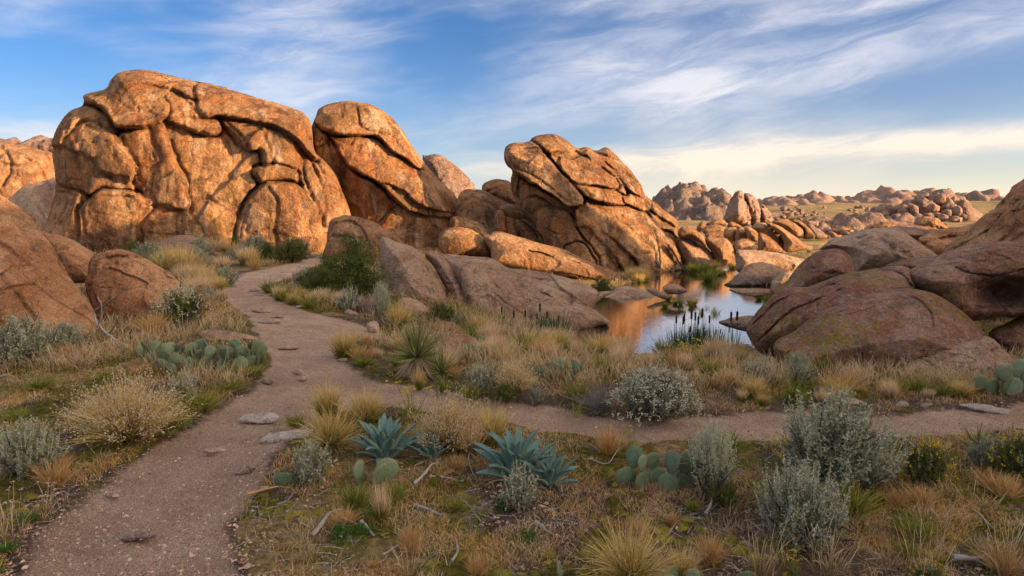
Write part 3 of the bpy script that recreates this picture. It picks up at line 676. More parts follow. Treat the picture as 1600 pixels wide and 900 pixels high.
# --- rocks between the domes
rock('boulder', 'B', [(500, 300), (515, 283), (560, 278), (620, 312), (670, 358), (706, 412), (700, 520), (520, 520)], Y=44, T=3, lean=10, mat='far', p=2.2, label='dark smooth dome behind the leaning slab dome', cat='boulder')
rock('boulder', 'B', [(640, 440), (680, 413), (760, 440), (800, 498), (835, 540), (905, 592), (900, 680), (620, 680), (610, 530)], Y=33.5, T=1.4, lean=22, yaw=20, label='broad sunlit boulder right of the foot of the leaning dome',
     cracks=[([(650, 430), (760, 470), (810, 520)], 6, .15)])
rock('boulder', 'B', [(732, 405), (750, 385), (790, 374), (840, 384), (872, 430), (880, 480), (800, 480), (740, 450)], Y=37, T=1.2, lean=18, yaw=10, mat='tan', label='grey cracked boulder in the notch left of the layered peak',
     cracks=[([(740, 430), (790, 410), (840, 400)], 6, .25), ([(770, 460), (800, 420)], 5, .15)])
rock('boulder', 'B', [(690, 440), (720, 415), (780, 440), (850, 480), (870, 560), (760, 560)], Y=35.5, T=1.0, lean=18, yaw=10, mat='tan', label='low boulder under the grey cracked boulder')
rock('boulder', 'B', [(798, 478), (860, 472), (920, 500), (942, 532), (860, 534), (805, 505)], Y=33.2, T=.7, lean=20, yaw=20, mat='warm', label='small flat boulder left of the layered peak')
rock('boulder', 'B', [(860, 545), (880, 535), (960, 600), (990, 660), (920, 660), (880, 590)], Y=30.5, T=.6, lean=25, yaw=20, label='narrow slanting slab above the pale whaleback rock')
rock('boulder', 'B', [(880, 535), (940, 535), (1000, 588), (1030, 660), (960, 640), (920, 570)], Y=31.0, T=.6, lean=25, yaw=20, label='second slanting slab above the whaleback, nearer the peak')
rock('boulder', 'B', [(785, 512), (808, 496), (826, 528), (830, 600), (780, 600)], Y=30.5, T=.35, lean=5, mat='warm', label='small upright orange stone standing above the whaleback rock')
rock('boulder', 'B', [(826, 530), (850, 525), (885, 560), (905, 610), (830, 610)], Y=30.8, T=.4, lean=15, yaw=20, label='small sunlit boulder right of the upright orange stone')
rock('boulder', 'B', [(608, 535), (640, 520), (720, 545), (758, 585), (740, 620), (620, 600)], Y=30.0, T=.6, lean=25, yaw=15, label='low boulder between leaning dome and whaleback head')

# --- the layered peak beyond the pond
rock('granite_outcrop', 'B', [(820, 290), (825, 250), (860, 234), (905, 234), (940, 210), (1000, 197), (1050, 214), (1100, 250), (1140, 250), (1180, 262), (1220, 250), (1255, 280), (1300, 330), (1350, 390), (1372, 440),
      (1430, 480), (1490, 530), (1495, 580), (1510, 640), (1520, 780), (1000, 780), (960, 640), (930, 560), (890, 500), (855, 430), (842, 380), (850, 340), (832, 320)],
     base=(1300, 735), T=2.0, Tb=3.5, R=2.6, lean=24, yaw=14, amp=.17, res=1.0, fs=1.6, crk=.35, mat='warm',
     label='layered granite peak of slanting slabs beyond the pond, with blunt nose on its left', cat='rock outcrop',
     pieces=[
      pc([(840, 340), (900, 370), (1000, 440), (1080, 472), (1112, 500), (1110, 540), (1060, 520), (980, 450), (920, 470), (870, 430)], -.7, .3, tu=.1, tv=.1),
      pc([(900, 470), (950, 450), (1000, 480), (1000, 500), (950, 500), (940, 560), (900, 510)], -.6, .3),
      pc([(940, 560), (950, 500), (1010, 488), (1080, 518), (1130, 580), (1182, 650), (1200, 780), (1040, 780), (1000, 640), (970, 580)], -.1, .5, tv=-.1),
      pc([(1060, 650), (1080, 625), (1120, 620), (1160, 690), (1160, 780), (1080, 780)], .15, .35),
      pc([(1105, 488), (1180, 540), (1250, 600), (1332, 690), (1340, 780), (1280, 780), (1200, 640), (1130, 580)], .1, .35, tv=.1),
      pc([(1120, 560), (1180, 600), (1260, 700), (1300, 780), (1210, 780), (1190, 660)], -.1, .35),
      pc([(1370, 500), (1420, 510), (1500, 570), (1515, 640), (1500, 700), (1440, 660), (1400, 560)], -.1, .4),
      pc([(1110, 470), (1150, 455), (1290, 465), (1345, 490), (1400, 558), (1472, 602), (1492, 650), (1460, 700), (1420, 780), (1350, 780), (1335, 680), (1250, 600), (1150, 522)], .35, .5, R=1.2, tv=-.3, g=.35),
      pc([(1360, 440), (1430, 480), (1495, 530), (1492, 553), (1440, 522), (1380, 482)], .15, .35),
      pc([(1098, 390), (1180, 395), (1240, 410), (1292, 462), (1220, 462), (1140, 440), (1102, 415)], .5, .4),
      pc([(1282, 440), (1340, 435), (1372, 450), (1365, 490), (1300, 470)], .35, .3),
      pc([(1100, 255), (1150, 252), (1200, 270), (1260, 290), (1312, 340), (1367, 420), (1340, 440), (1280, 402), (1240, 352), (1170, 302)], .35, .45, tv=-.2),
      pc([(1150, 290), (1210, 330), (1270, 400), (1280, 430), (1240, 400), (1180, 340)], .4, .3),
      pc([(1000, 275), (1060, 263), (1110, 288), (1180, 338), (1242, 390), (1242, 407), (1160, 395), (1090, 385), (1060, 352), (1012, 312)], .55, .45, tv=-.15),
      pc([(1178, 262), (1200, 252), (1225, 250), (1258, 285), (1200, 278)], .5, .3),
      pc([(903, 234), (940, 208), (1000, 195), (1052, 212), (1102, 250), (1062, 264), (1000, 272), (960, 266)], .35, .45, tv=-.2),
      pc([(818, 290), (823, 250), (860, 232), (930, 238), (972, 280), (1012, 320), (1082, 400), (1118, 452), (1080, 464), (1020, 432), (940, 382), (878, 342), (832, 320)], .85, .6, tv=-.2, g=.5),
     ],
     cracks=[([(880, 330), (960, 370), (1040, 430), (1110, 470)], 4, .15), ([(1000, 200), (1030, 240), (1090, 260)], 5, .15), ([(1180, 480), (1300, 560), (1390, 640)], 4, .06)])

# --- the pale whaleback and the shaded slabs running down to the water
rock('boulder', 'B', [(300, 540), (340, 560), (400, 600), (440, 650), (440, 720), (130, 700), (128, 620), (134, 560), (150, 530), (220, 517)], base=(280, 690), T=1.0, lean=28, yaw=10, mat='tan', label='pale rounded hump at the head of the trail, under the leaning dome',
     cracks=[([(150, 600), (220, 600), (300, 620), (330, 650)], 8, .15)])
rock('boulder', 'B', [(335, 615), (352, 600), (400, 620), (482, 650), (545, 740), (592, 830), (570, 880), (400, 880), (352, 790), (338, 720)], base=(470, 838), T=.9, Tb=1.4, lean=32, yaw=-6, mat='grey', amp=.07,
     label='tall shaded slab boulder with a yellow lichen patch beside the dark green bush')
rock('boulder', 'B', [(508, 668), (560, 662), (602, 700), (642, 770), (695, 870), (680, 900), (620, 890), (590, 800), (545, 720)], base=(640, 862), T=.55, lean=30, yaw=-10, mat='grey', amp=.06, label='narrow finger of rock between two shaded slabs',
     cracks=[([(590, 790), (650, 780)], 5, .12), ([(600, 815), (665, 805)], 4, .1), ([(540, 690), (600, 770), (630, 850)], 4, .05)])
rock('boulder', 'B', [(562, 610), (572, 580), (620, 561), (680, 568), (735, 600), (782, 660), (788, 684), (700, 678), (600, 676), (568, 650)], Y=27.6, T=1.1, lean=25, yaw=8, mat='warm', label='blunt rounded head of the sunlit whaleback rock',
     cracks=[([(690, 580), (740, 620), (775, 680)], 5, .2)])
rock('rock_slab', 'B', [(735, 600), (762, 588), (800, 580), (880, 600), (960, 625), (1050, 648), (1130, 688), (1230, 728), (1330, 768), (1422, 792), (1400, 804), (1280, 796), (1150, 775), (1000, 745), (880, 722), (780, 700), (765, 650)],
     Y=26.8, T=.8, R=1.0, lean=48, yaw=14, mat='tan', amp=.09, res=.9, cat='rock slab', label='long pale sunlit whaleback rock sloping down to the pond',
     cracks=[([(920, 655), (960, 665), (1010, 680)], 5, .3), ([(1060, 690), (1110, 705)], 4, .2), ([(800, 600), (900, 640), (1000, 660)], 4, .06), ([(1010, 740), (1150, 765), (1280, 790)], 4, .12), ([(1130, 715), (1190, 740)], 3, .12)])
rock('rock_slab', 'F', [(-60, 300), (0, 296), (150, 312), (300, 326), (420, 396), (600, 416), (760, 446), (900, 486), (1035, 545), (1040, 600), (1000, 680), (900, 790), (700, 800), (480, 790), (300, 780), (180, 720), (100, 620), (60, 520), (-20, 420)],
     base=(480, 735), T=1.0, Tb=1.2, R=1.2, lean=48, yaw=2, mat='grey', amp=.10, res=.9, cat='rock slab', label='broad shaded slab sloping down in front of the sunlit whaleback',
     bumps=[(150, 450, 90, 160, .25), (480, 560, 120, 60, -.1)],
     cracks=[([(560, 500), (620, 550), (700, 590)], 4, .12), ([(300, 400), (500, 440), (700, 520), (900, 600)], 6, .08), ([(150, 380), (330, 560), (500, 700)], 5, .05)])
rock('rock_slab', 'F', [(540, 660), (600, 610), (680, 596), (760, 606), (870, 628), (980, 662), (1060, 715), (1118, 764), (1110, 790), (1040, 800), (900, 850), (760, 850), (640, 790), (560, 720)],
     base=(880, 822), T=.55, R=.8, lean=58, yaw=0, mat='grey', amp=.06, cat='rock slab', label='pointed grey toe of the shaded slab reaching into the pond', cracks=[([(700, 640), (850, 680), (980, 720)], 4, .05)])
rock('rock_slab', 'F', [(985, 675), (1030, 608), (1060, 590), (1130, 558), (1200, 524), (1320, 528), (1420, 568), (1482, 605), (1400, 650), (1250, 690), (1080, 705)],
     base=(1150, 680), T=.5, R=.8, lean=58, yaw=0, mat='grey', amp=.06, cat='rock slab', label='flat leaf-shaped grey slab on the pond shore below the whaleback tip', cracks=[([(1040, 640), (1180, 590), (1330, 580)], 5, .05), ([(1060, 660), (1250, 630), (1400, 610)], 4, .04)])
rock('boulder', 'F', [(960, 620), (1000, 570), (1100, 555), (1150, 560), (1060, 610), (990, 660)], Y=17.5, T=.3, lean=50, mat='grey', label='small grey ledge between the shaded slab and the leaf-shaped slab')
rock('boulder', 'F', [(1380, 545), (1420, 535), (1480, 560), (1545, 598), (1500, 612), (1430, 580)], Y=20.5, T=.2, lean=60, mat='grey', label='thin grey ledge past the tip of the whaleback')
rock('boulder', 'F', [(1490, 530), (1540, 505), (1600, 510), (1650, 540), (1660, 560), (1600, 575), (1520, 570)], Y=20.0, T=.25, lean=50, mat='shore', label='small wet boulder off the whaleback tip in the water')

# --- boulders at the far end of the pond
FB = [('E', [(15, 790), (20, 680), (50, 590), (90, 510), (125, 492), (190, 530), (260, 610), (315, 680), (350, 740), (405, 810), (380, 850), (40, 850)], (200, 800), 1.1, 8, 'shore', 'pyramid-shaped boulder in the pond at the foot of the layered peak'),
      ('E', [(300, 500), (330, 472), (400, 478), (500, 530), (570, 580), (640, 670), (668, 740), (660, 790), (380, 790), (345, 680), (310, 580)], (500, 768), 1.3, 8, 'shore', 'big rounded boulder standing at the far end of the pond under a capping boulder'),
      ('E', [(308, 450), (340, 395), (380, 385), (450, 410), (520, 470), (552, 540), (545, 560), (480, 520), (400, 482), (330, 478)], None, .7, 25, 'tan', 'capping boulder lying on the big rounded boulder by the pond'),
      ('E', [(540, 520), (560, 475), (640, 480), (720, 495), (770, 560), (785, 630), (750, 695), (690, 720), (640, 700), (600, 620)], None, .9, 10, 'tan', 'round-nosed boulder overhanging the grassy bay of the pond'),
      ('E', [(770, 560), (790, 510), (850, 492), (920, 510), (968, 570), (975, 640), (800, 640)], None, .8, 15, 'tan', 'domed boulder just behind the long flat boulder'),
      ('E', [(790, 700), (795, 600), (850, 582), (980, 588), (1120, 605), (1250, 635), (1385, 670), (1390, 720), (1300, 770), (900, 790), (800, 760)], (900, 790), 1.0, 15, 'grey', 'long flat-topped boulder in shade across the back of the pond'),
      ('E', [(690, 880), (760, 830), (830, 760), (900, 705), (1010, 690), (1120, 715), (1210, 755), (1250, 800), (1200, 870), (1080, 920), (760, 920)], (900, 892), .9, 30, 'shore', 'low whale-shaped boulder at the pond edge with a sunlit right flank'),
      ('E', [(1080, 880), (1110, 820), (1180, 770), (1260, 765), (1290, 800), (1220, 870), (1150, 920)], None, .5, 20, 'grey', 'small dark boulder tucked against the low whale-shaped boulder'),
      ('E', [(975, 560), (980, 455), (1010, 445), (1100, 500), (1180, 580), (1190, 610), (980, 610)], None, .8, 15, 'tan', 'wedge-shaped sunlit boulder behind the long flat boulder'),
      ('E', [(910, 410), (960, 370), (1020, 358), (1080, 390), (1160, 450), (1200, 520), (1210, 600), (1100, 560), (1000, 460)], None, 1.5, 20, 'tan', 'dark-sided leaning boulder left of the long sunlit slope'),
      ('E', [(1040, 370), (1080, 362), (1160, 390), (1270, 460), (1390, 555), (1330, 590), (1200, 600), (1180, 500), (1110, 420)], None, 1.5, 35, 'tan', 'long smooth sunlit slab sloping down to the right behind the pond'),
      ('E', [(1090, 360), (1130, 335), (1200, 330), (1290, 370), (1350, 430), (1345, 480), (1280, 485), (1200, 420)], None, 1.5, 20, 'tan', 'rounded boulder above the long sunlit slab'),
      ('E', [(1250, 345), (1310, 335), (1370, 375), (1440, 450), (1440, 490), (1340, 490), (1350, 420)], None, 1.5, 20, 'tan', 'hump-backed boulder right of the rounded boulder'),
      ('E', [(1380, 380), (1430, 380), (1520, 440), (1550, 485), (1440, 490)], None, 1.2, 30, 'far', 'slanting low slab at the edge of the dry meadow'),
      ('E', [(860, 405), (920, 400), (980, 455), (978, 520), (900, 500), (880, 440)], None, .8, 15, 'tan', 'narrow boulder left of the wedge-shaped boulder'),
      ('E', [(690, 440), (720, 402), (790, 398), (800, 430), (780, 530), (700, 500)], None, .8, 8, 'tan', 'blocky boulder, left half of a split pair'),
      ('E', [(795, 420), (850, 402), (890, 440), (890, 500), (790, 520)], None, .8, 8, 'tan', 'lichen-stained blocky boulder, right half of a split pair'),
      ('E', [(515, 420), (560, 385), (640, 375), (700, 400), (690, 450), (540, 455)], None, .8, 20, 'tan', 'pale flat boulder behind the capping boulder'),
      ('E', [(540, 450), (640, 432), (690, 445), (690, 490), (560, 490)], None, .6, 15, 'tan', 'low boulder under the pale flat boulder'),
      ('E', [(465, 410), (500, 355), (535, 350), (540, 385), (500, 435)], None, .6, 10, 'tan', 'small pointed boulder at the left end of the middle row'),
      ('E', [(540, 380), (590, 345), (670, 328), (720, 360), (720, 385), (600, 385)], None, .9, 15, 'tan', 'flat-topped boulder below the craggy hill'),
      ('E', [(725, 400), (740, 355), (790, 360), (850, 400), (820, 415)], None, .7, 15, 'tan', 'small sunlit boulder at the foot of the twin spires'),
      ('E', [(230, 560), (250, 530), (290, 550), (310, 600), (330, 650), (380, 780), (330, 700), (290, 640)], None, .4, 10, 'tan', 'thin knobbly rock between the two pond boulders'),
      ('E', [(1380, 350), (1440, 345), (1530, 360), (1540, 400), (1460, 410), (1390, 380)], None, 1.0, 15, 'far', 'reddish boulder among low slabs beyond the pond'),
      ('E', [(1470, 400), (1540, 395), (1588, 420), (1588, 440), (1500, 440)], None, 1.0, 20, 'far', 'small sunlit slab behind the dry meadow'),
     ]
yy = {2: 30.5, 3: 31.0, 4: 31.5, 7: 21.5, 8: 33, 9: 38, 10: 37, 11: 48, 12: 49, 13: 55, 14: 35, 15: 36.5, 16: 36, 17: 42, 18: 41, 19: 43, 20: 52, 21: 50, 22: 29.5, 23: 70, 24: 62}
for i, (v, pts, b, T, ln, mt, lb) in enumerate(FB):
    rock('boulder', v, pts, base=b, Y=yy.get(i), T=T, R=None, lean=ln, yaw=12, mat=mt, label=lb, amp=.07, group='boulders around the far end of the pond')
rock('boulder', 'Q', [(1075, 350), (1110, 325), (1200, 305), (1300, 300), (1330, 330), (1280, 400), (1180, 385)], Y=14.5, T=.25, lean=50, mat='shore', label='flat grey rock lying in the water beside the cattails')
rock('boulder', 'Q', [(1140, 135), (1200, 125), (1400, 128), (1440, 150), (1330, 180), (1220, 165)], Y=19.0, T=.2, lean=60, mat='shore', label='flat wet ledge in front of the low whale-shaped boulder')

# --- twin spires, rock pile and low boulders far off
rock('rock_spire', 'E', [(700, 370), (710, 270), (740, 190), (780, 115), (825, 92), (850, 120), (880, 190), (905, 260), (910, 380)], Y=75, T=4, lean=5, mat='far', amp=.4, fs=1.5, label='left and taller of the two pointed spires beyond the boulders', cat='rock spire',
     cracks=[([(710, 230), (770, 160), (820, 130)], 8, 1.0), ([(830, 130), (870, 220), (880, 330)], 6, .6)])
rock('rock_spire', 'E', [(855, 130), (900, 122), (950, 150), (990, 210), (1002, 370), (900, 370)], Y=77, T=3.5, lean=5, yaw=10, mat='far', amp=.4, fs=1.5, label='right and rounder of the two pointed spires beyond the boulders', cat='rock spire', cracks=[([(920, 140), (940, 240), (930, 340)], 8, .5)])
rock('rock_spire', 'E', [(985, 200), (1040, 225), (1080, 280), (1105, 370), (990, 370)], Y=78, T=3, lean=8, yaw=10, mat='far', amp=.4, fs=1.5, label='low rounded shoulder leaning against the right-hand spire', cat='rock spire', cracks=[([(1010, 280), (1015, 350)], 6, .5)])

def pile(name, blocks, label, cat, mat, parts='boulder'):
    """rock pile: blocks are (px, py, radius px, Y, squash)"""
    p0 = at_depth(blocks[0][0], blocks[0][1], blocks[0][3]); root = empty(name, tuple(p0), 0, 1, label, cat)
    U = sphere_unit(22, 14)
    for (x, y, r, Y, sq) in blocks:
        c = at_depth(x, y, Y); rr = r*Y/FPX; V = U[0]*[rr*rng.uniform(.8, 1.3), rr*rng.uniform(.7, 1.1), rr*sq]
        q = V/rr; 
        V = V*(1+0.34*fbm(q+c/7, .9, 3)+.16*facets(q*1.5+c))[:, None]
        # flatten a few sides, as jointed granite is
        for _ in range(8):
            d = rng.normal(size=3); d[2] *= .4; d /= np.linalg.norm(d); t = V @ d; lim = rr*rng.uniform(.6, .85)
            V = V-np.clip(t-lim, 0, None)[:, None]*d*.85
        a = rng.uniform(-.35, .35); R_ = np.array([[cos(a), 0, sin(a)], [0, 1, 0], [-sin(a), 0, cos(a)]])
        link(parts, mesh_np(parts, V @ R_.T+(c-p0), [U[1], U[2]], M[mat]), root)
    return root
def sphere_unit(nu, nv):
    V = [[0, 0, 1.]]
    for i in range(1, nv):
        t = pi*i/nv
        for j in range(nu): a = 2*pi*j/nu; V.append([sin(t)*cos(a), sin(t)*sin(a), cos(t)])
    V.append([0, 0, -1.]); Fq = []; Ft = []
    for j in range(nu): Ft.append([0, 1+j, 1+(j+1) % nu])
    for i in range(nv-2):
        for j in range(nu): a = 1+i*nu+j; b = 1+i*nu+(j+1) % nu; Fq.append([a, a+nu, b+nu, b])
    e = len(V)-1
    for j in range(nu): Ft.append([e, 1+(nv-2)*nu+(j+1) % nu, 1+(nv-2)*nu+j])
    return np.array(V), np.array(Fq), np.array(Ft)
def in_view(v, L): return [(*vp(v, [(b[0], b[1])])[0], b[2]*VW[v][2], b[3], b[4]) for b in L]
bl = [(700, 250, 70, 120, .8), (745, 245, 40, 118, 1.1), (660, 245, 45, 119, .9), (560, 245, 55, 121, .8), (500, 270, 45, 120, .7), (450, 285, 40, 120, .6), (800, 200, 75, 124, 1.0), (840, 230, 60, 122, 1.1), (900, 160, 60, 125, 1.0),
      (950, 155, 50, 124, .9), (820, 135, 45, 127, .6), (985, 130, 28, 126, .8), (890, 230, 50, 120, .8), (1000, 200, 60, 124, .9), (1050, 190, 50, 125, 1.0), (1095, 165, 38, 126, .8), (1120, 210, 42, 124, 1.1), (1150, 260, 30, 121, .8),
      (1000, 260, 45, 119, .6), (1080, 250, 40, 121, .9), (960, 300, 45, 116, .6), (1070, 315, 50, 114, .5), (920, 285, 35, 117, .7), (760, 290, 40, 117, .5), (600, 290, 35, 118, .6), (850, 290, 50, 117, .5), (1130, 290, 30, 117, .6), (1040, 230, 36, 122, .9), (760, 180, 40, 126, .8), (1140, 240, 25, 122, .9)]
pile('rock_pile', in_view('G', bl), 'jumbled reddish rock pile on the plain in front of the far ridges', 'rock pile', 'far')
bl2 = [(800, 335, 62, 92, .6), (870, 340, 60, 93, .65), (930, 365, 45, 90, .5), (985, 365, 22, 90, .8), (560, 350, 45, 88, .4), (620, 335, 40, 95, .4), (680, 345, 35, 95, .4), (450, 365, 40, 88, .5), (1050, 320, 35, 100, .4)]
pile('rock_pile', in_view('G', bl2), 'low rounded boulders lying below the jumbled reddish rock pile', 'rock pile', 'far')
bl3 = [(20, 350, 26, 66, .8), (15, 385, 40, 63, .7), (60, 400, 36, 60, .6), (100, 430, 40, 57, .5), (150, 400, 30, 64, .5), (200, 385, 30, 68, .4), (250, 400, 36, 60, .45), (300, 405, 30, 58, .4), (210, 425, 46, 55, .4), (60, 450, 30, 56, .4), (130, 370, 20, 72, .4)]
pile('rock_pile', in_view('G', bl3), 'scatter of low pink slabs between the spires and the lichen-grey boulder', 'rock pile', 'far')
bl4 = [(1180, 310, 30, 95, .5), (1240, 300, 40, 97, .6), (1290, 285, 30, 105, .5), (1330, 270, 28, 110, .8), (1370, 300, 30, 102, .5), (1200, 275, 30, 115, .4), (1130, 330, 26, 92, .4), (1320, 330, 30, 90, .4), (1500, 330, 26, 92, .5), (1480, 345, 30, 88, .4)]
pile('rock_pile', in_view('E', bl4), 'small scattered boulders on the grass right of the twin spires', 'rock pile', 'far')

sc_ = []
_r = random.Random(3)
for _ in range(60):
    x = _r.uniform(1195, 1420); y = _r.uniform(322, 346); Y = gp(x, y)[1]
    if Y < 260: sc_.append((x, y-1, _r.uniform(2.0, 5.5), Y, _r.uniform(.4, .9)))
pile('rock_pile', [(_r.uniform(1225, 1400), 0, 0, 0, 0) for _ in range(0)] or [(x, y-r*.2, r, gp(x, y)[1], _r.uniform(.45, .8)) for x, y, r in [(_r.uniform(1225, 1440), _r.uniform(348, 372), _r.uniform(5, 12)) for _ in range(46)] if gp(x, y)[1] < 200], 'crowd of low boulders between the split boulders and the grassy plain', 'rock pile', 'tan')
pile('rock_pile', sc_, 'low rocks strewn over the grassy plain between spires and reddish pile', 'rock pile', 'far')
# --- shaded rocks on the right bank
rock('boulder', 'C', [(755, 345), (765, 320), (795, 298), (850, 284), (930, 258), (1030, 253), (1090, 268), (1135, 300), (1185, 335), (1235, 378), (1240, 440), (900, 470), (860, 430), (840, 360)], Y=17.5, T=2.0, lean=24, yaw=-8, mat='grey', crk=.2, fac=.6, terr=.5, amp=.11, res=1.0,
     label='big grey-backed boulder with lichen, highest behind the right bank slabs', cracks=[([(900, 300), (1000, 310), (1050, 350), (1040, 420)], 12, .15), ([(780, 320), (860, 300), (950, 290)], 6, .1)])
rock('boulder', 'C', [(1150, 300), (1170, 288), (1230, 262), (1330, 248), (1420, 230), (1440, 300), (1300, 400), (1200, 400), (1165, 345)], Y=19, T=1.0, lean=15, mat='rust', label='dark angular boulder between the grey-backed boulder and the right hill', cracks=[([(1160, 330), (1230, 300), (1330, 290)], 8, .2)])
rock('boulder', 'C', [(960, 262), (1060, 248), (1150, 255), (1250, 268), (1240, 310), (1000, 300)], Y=24, T=1.5, lean=15, mat='pink', label='low flat boulder peeping over the back of the grey-backed boulder')
rock('boulder', 'C', [(1270, 335), (1310, 305), (1350, 275), (1400, 215), (1460, 175), (1520, 108), (1590, 48), (1700, -20), (1800, 40), (1850, 200), (1900, 500), (1300, 500), (1240, 400)], Y=13.2, T=2.0, Tb=1.6, R=3, lean=20, yaw=-24, mat='rust', amp=.22, res=1.1,
     label='high smooth rock hillside rising out of the right edge of the view', cat='rock outcrop', cracks=[([(1330, 330), (1450, 260), (1560, 140)], 8, .2), ([(1400, 390), (1500, 300), (1600, 200)], 8, .2), ([(1480, 340), (1600, 260), (1700, 200)], 8, .2)])
rock('boulder', 'C', [(1010, 412), (1060, 395), (1120, 380), (1200, 372), (1240, 385), (1200, 430), (1060, 430)], Y=12.6, T=.4, lean=35, mat='pink', label='narrow ledge between the grey-backed boulder and the long rounded slab')
rock('boulder', 'C', [(540, 500), (600, 478), (640, 428), (700, 370), (760, 345), (828, 343), (866, 366), (885, 420), (880, 470), (700, 540), (560, 560)], Y=12.2, T=1.0, lean=22, yaw=-8, mat='pink', crk=.15, fac=.5, terr=.4, amp=.07, res=1.0, label='rounded reddish boulder behind the long slab, next to the water',
     cracks=[([(620, 470), (700, 440), (790, 440)], 6, .06)])
rock('boulder', 'C', [(1100, 440), (1130, 418), (1180, 390), (1260, 353), (1330, 330), (1400, 324), (1500, 316), (1640, 320), (1750, 360), (1760, 560), (1560, 620), (1480, 620), (1300, 640), (1200, 560), (1130, 500)], Y=9.6, T=1.2, Tb=2.0, R=1.0, lean=26, yaw=-10, mat='pink', crk=.15, fac=.45, terr=.4, amp=.12, res=1.0,
     label='huge lichen-blotched boulder overhanging the dark hollow at the right edge', bumps=[(1500, 520, 120, 60, -.9)], cracks=[([(1300, 420), (1400, 450), (1600, 430)], 6, .1), ([(1150, 430), (1280, 390), (1400, 370)], 6, .06)])
rock('rock_slab', 'C', [(440, 690), (455, 640), (500, 585), (560, 525), (620, 500), (690, 498), (750, 478), (850, 444), (980, 420), (1080, 413), (1130, 438), (1150, 505), (1130, 620), (700, 760), (520, 780)], Y=9.7, T=.75, Tb=1.0, R=.6, lean=32, yaw=-14, mat='pink', crk=.15, fac=.5, terr=.4, amp=.055, res=.9, cat='rock slab',
     label='long rounded slab with a lichen band, lying behind the big front boulder', cracks=[([(470, 660), (560, 570), (680, 520), (800, 490)], 5, .10), ([(500, 720), (600, 620), (720, 560), (830, 510)], 5, .10), ([(980, 430), (1060, 440), (1110, 500)], 5, .08)])
rock('boulder', 'C', [(550, 745), (640, 680), (720, 620), (800, 580), (900, 545), (1000, 520), (1080, 505), (1150, 508), (1230, 530), (1310, 580), (1370, 632), (1430, 700), (1470, 780), (1440, 900), (800, 920), (620, 860)], base=(900, 868), T=1.0, Tb=1.2, R=1.5, lean=22, yaw=-6, mat='pink', crk=.15, fac=.5, terr=.4, amp=.055, res=.8,
     label='big smooth dark red boulder with orange lichen at front right', cracks=[([(1060, 530), (1160, 570), (1200, 640), (1190, 700)], 7, .05), ([(660, 690), (800, 620), (960, 570)], 5, .04), ([(760, 820), (960, 700), (1120, 660)], 4, .03)])
rock('boulder', 'C', [(1060, 850), (1110, 815), (1160, 788), (1250, 750), (1350, 725), (1430, 706), (1485, 740), (1555, 815), (1560, 900), (1400, 940), (1160, 940), (1080, 900)], base=(1300, 880), T=.5, R=.9, lean=32, yaw=-6, mat='grey', amp=.06, res=.8, label='pale grey wedge of rock leaning on the right foot of the dark red boulder',
     cracks=[([(1160, 792), (1230, 830), (1300, 890)], 4, .08), ([(1100, 850), (1200, 850)], 4, .04)])
rock('boulder', 'C', [(1440, 700), (1500, 655), (1600, 605), (1750, 560), (1800, 800), (1600, 860), (1530, 800)], Y=9.4, T=.6, lean=25, mat='pink', label='shaded rock at the right edge beside the pale grey wedge')

rock('boulder', 'G', [(400, 392), (425, 355), (520, 332), (585, 356), (575, 400)], Y=46, T=1.2, lean=15, mat='tan', amp=.12, label='angular low boulder just beyond the left shoulder of the grey-backed boulder')
rock('boulder', 'G', [(560, 378), (650, 358), (800, 362), (940, 392), (960, 425), (620, 425)], Y=29, T=1.2, lean=25, mat='pink', amp=.12, label='long flat reddish ledge right behind the grey-backed boulder')
rock('boulder', 'G', [(738, 345), (790, 298), (880, 292), (945, 318), (1000, 372), (980, 400), (760, 395)], Y=66, T=2.5, lean=15, mat='tan', amp=.3, label='broad dome boulder on the plain below the jumbled reddish rock pile', cracks=[([(900, 300), (930, 340), (960, 390)], 6, .4)])
rock('boulder', 'G', [(60, 425), (110, 385), (200, 372), (290, 385), (330, 412), (250, 435)], Y=60, T=2.0, lean=25, mat='tan', amp=.25, label='broad pale slab at the right end of the dry meadow')
# --- shaded rocks on the left
rock('boulder', 'P', [(-90, 300), (-40, 285), (0, 302), (40, 330), (76, 380), (110, 432), (142, 478), (150, 520), (130, 560), (-90, 570)], base=(80, 530), T=.9, Tb=1.6, R=1.2, lean=34, yaw=6, mat='rust', amp=.10, res=.8,
     label='steep rust-coloured boulder filling the left edge of the view', cracks=[([(-20, 370), (30, 400), (70, 440)], 5, .12), ([(0, 430), (30, 460), (60, 500)], 4, .1), ([(20, 340), (70, 420), (120, 490)], 4, .06)])
rock('boulder', 'D', [(180, 60), (220, 70), (280, 80), (340, 108), (412, 160), (420, 220), (390, 280), (270, 280), (200, 180)], Y=13.6, T=.7, lean=28, yaw=6, mat='rust', label='low rust boulder between the steep left boulder and the great dome')
rock('boulder', 'D', [(372, 300), (382, 250), (392, 200), (422, 160), (500, 143), (580, 152), (660, 188), (740, 240), (800, 298), (850, 350), (892, 400), (950, 445), (920, 500), (520, 500), (420, 430)], base=(600, 468), T=.8, Tb=1.2, lean=28, yaw=8, mat='rust', amp=.09, res=.8,
     label='rounded rusty boulder with a yellow lichen streak, above the dead branch', cracks=[([(500, 150), (510, 240), (480, 330), (500, 450)], 7, .07), ([(600, 300), (700, 330), (800, 380)], 5, .05)])
rock('boulder', 'D', [(690, 130), (700, 105), (780, 78), (850, 82), (920, 110), (985, 150), (990, 180), (860, 180), (760, 160)], base=(850, 168), T=.9, lean=35, mat='grey', label='low weathered ledge at the foot of the great dome')
rock('boulder', 'D', [(700, 140), (760, 112), (820, 110), (880, 135), (900, 180), (740, 180)], base=(800, 176), T=.6, lean=35, mat='grey', label='small pale ledge in front of the low weathered ledge')
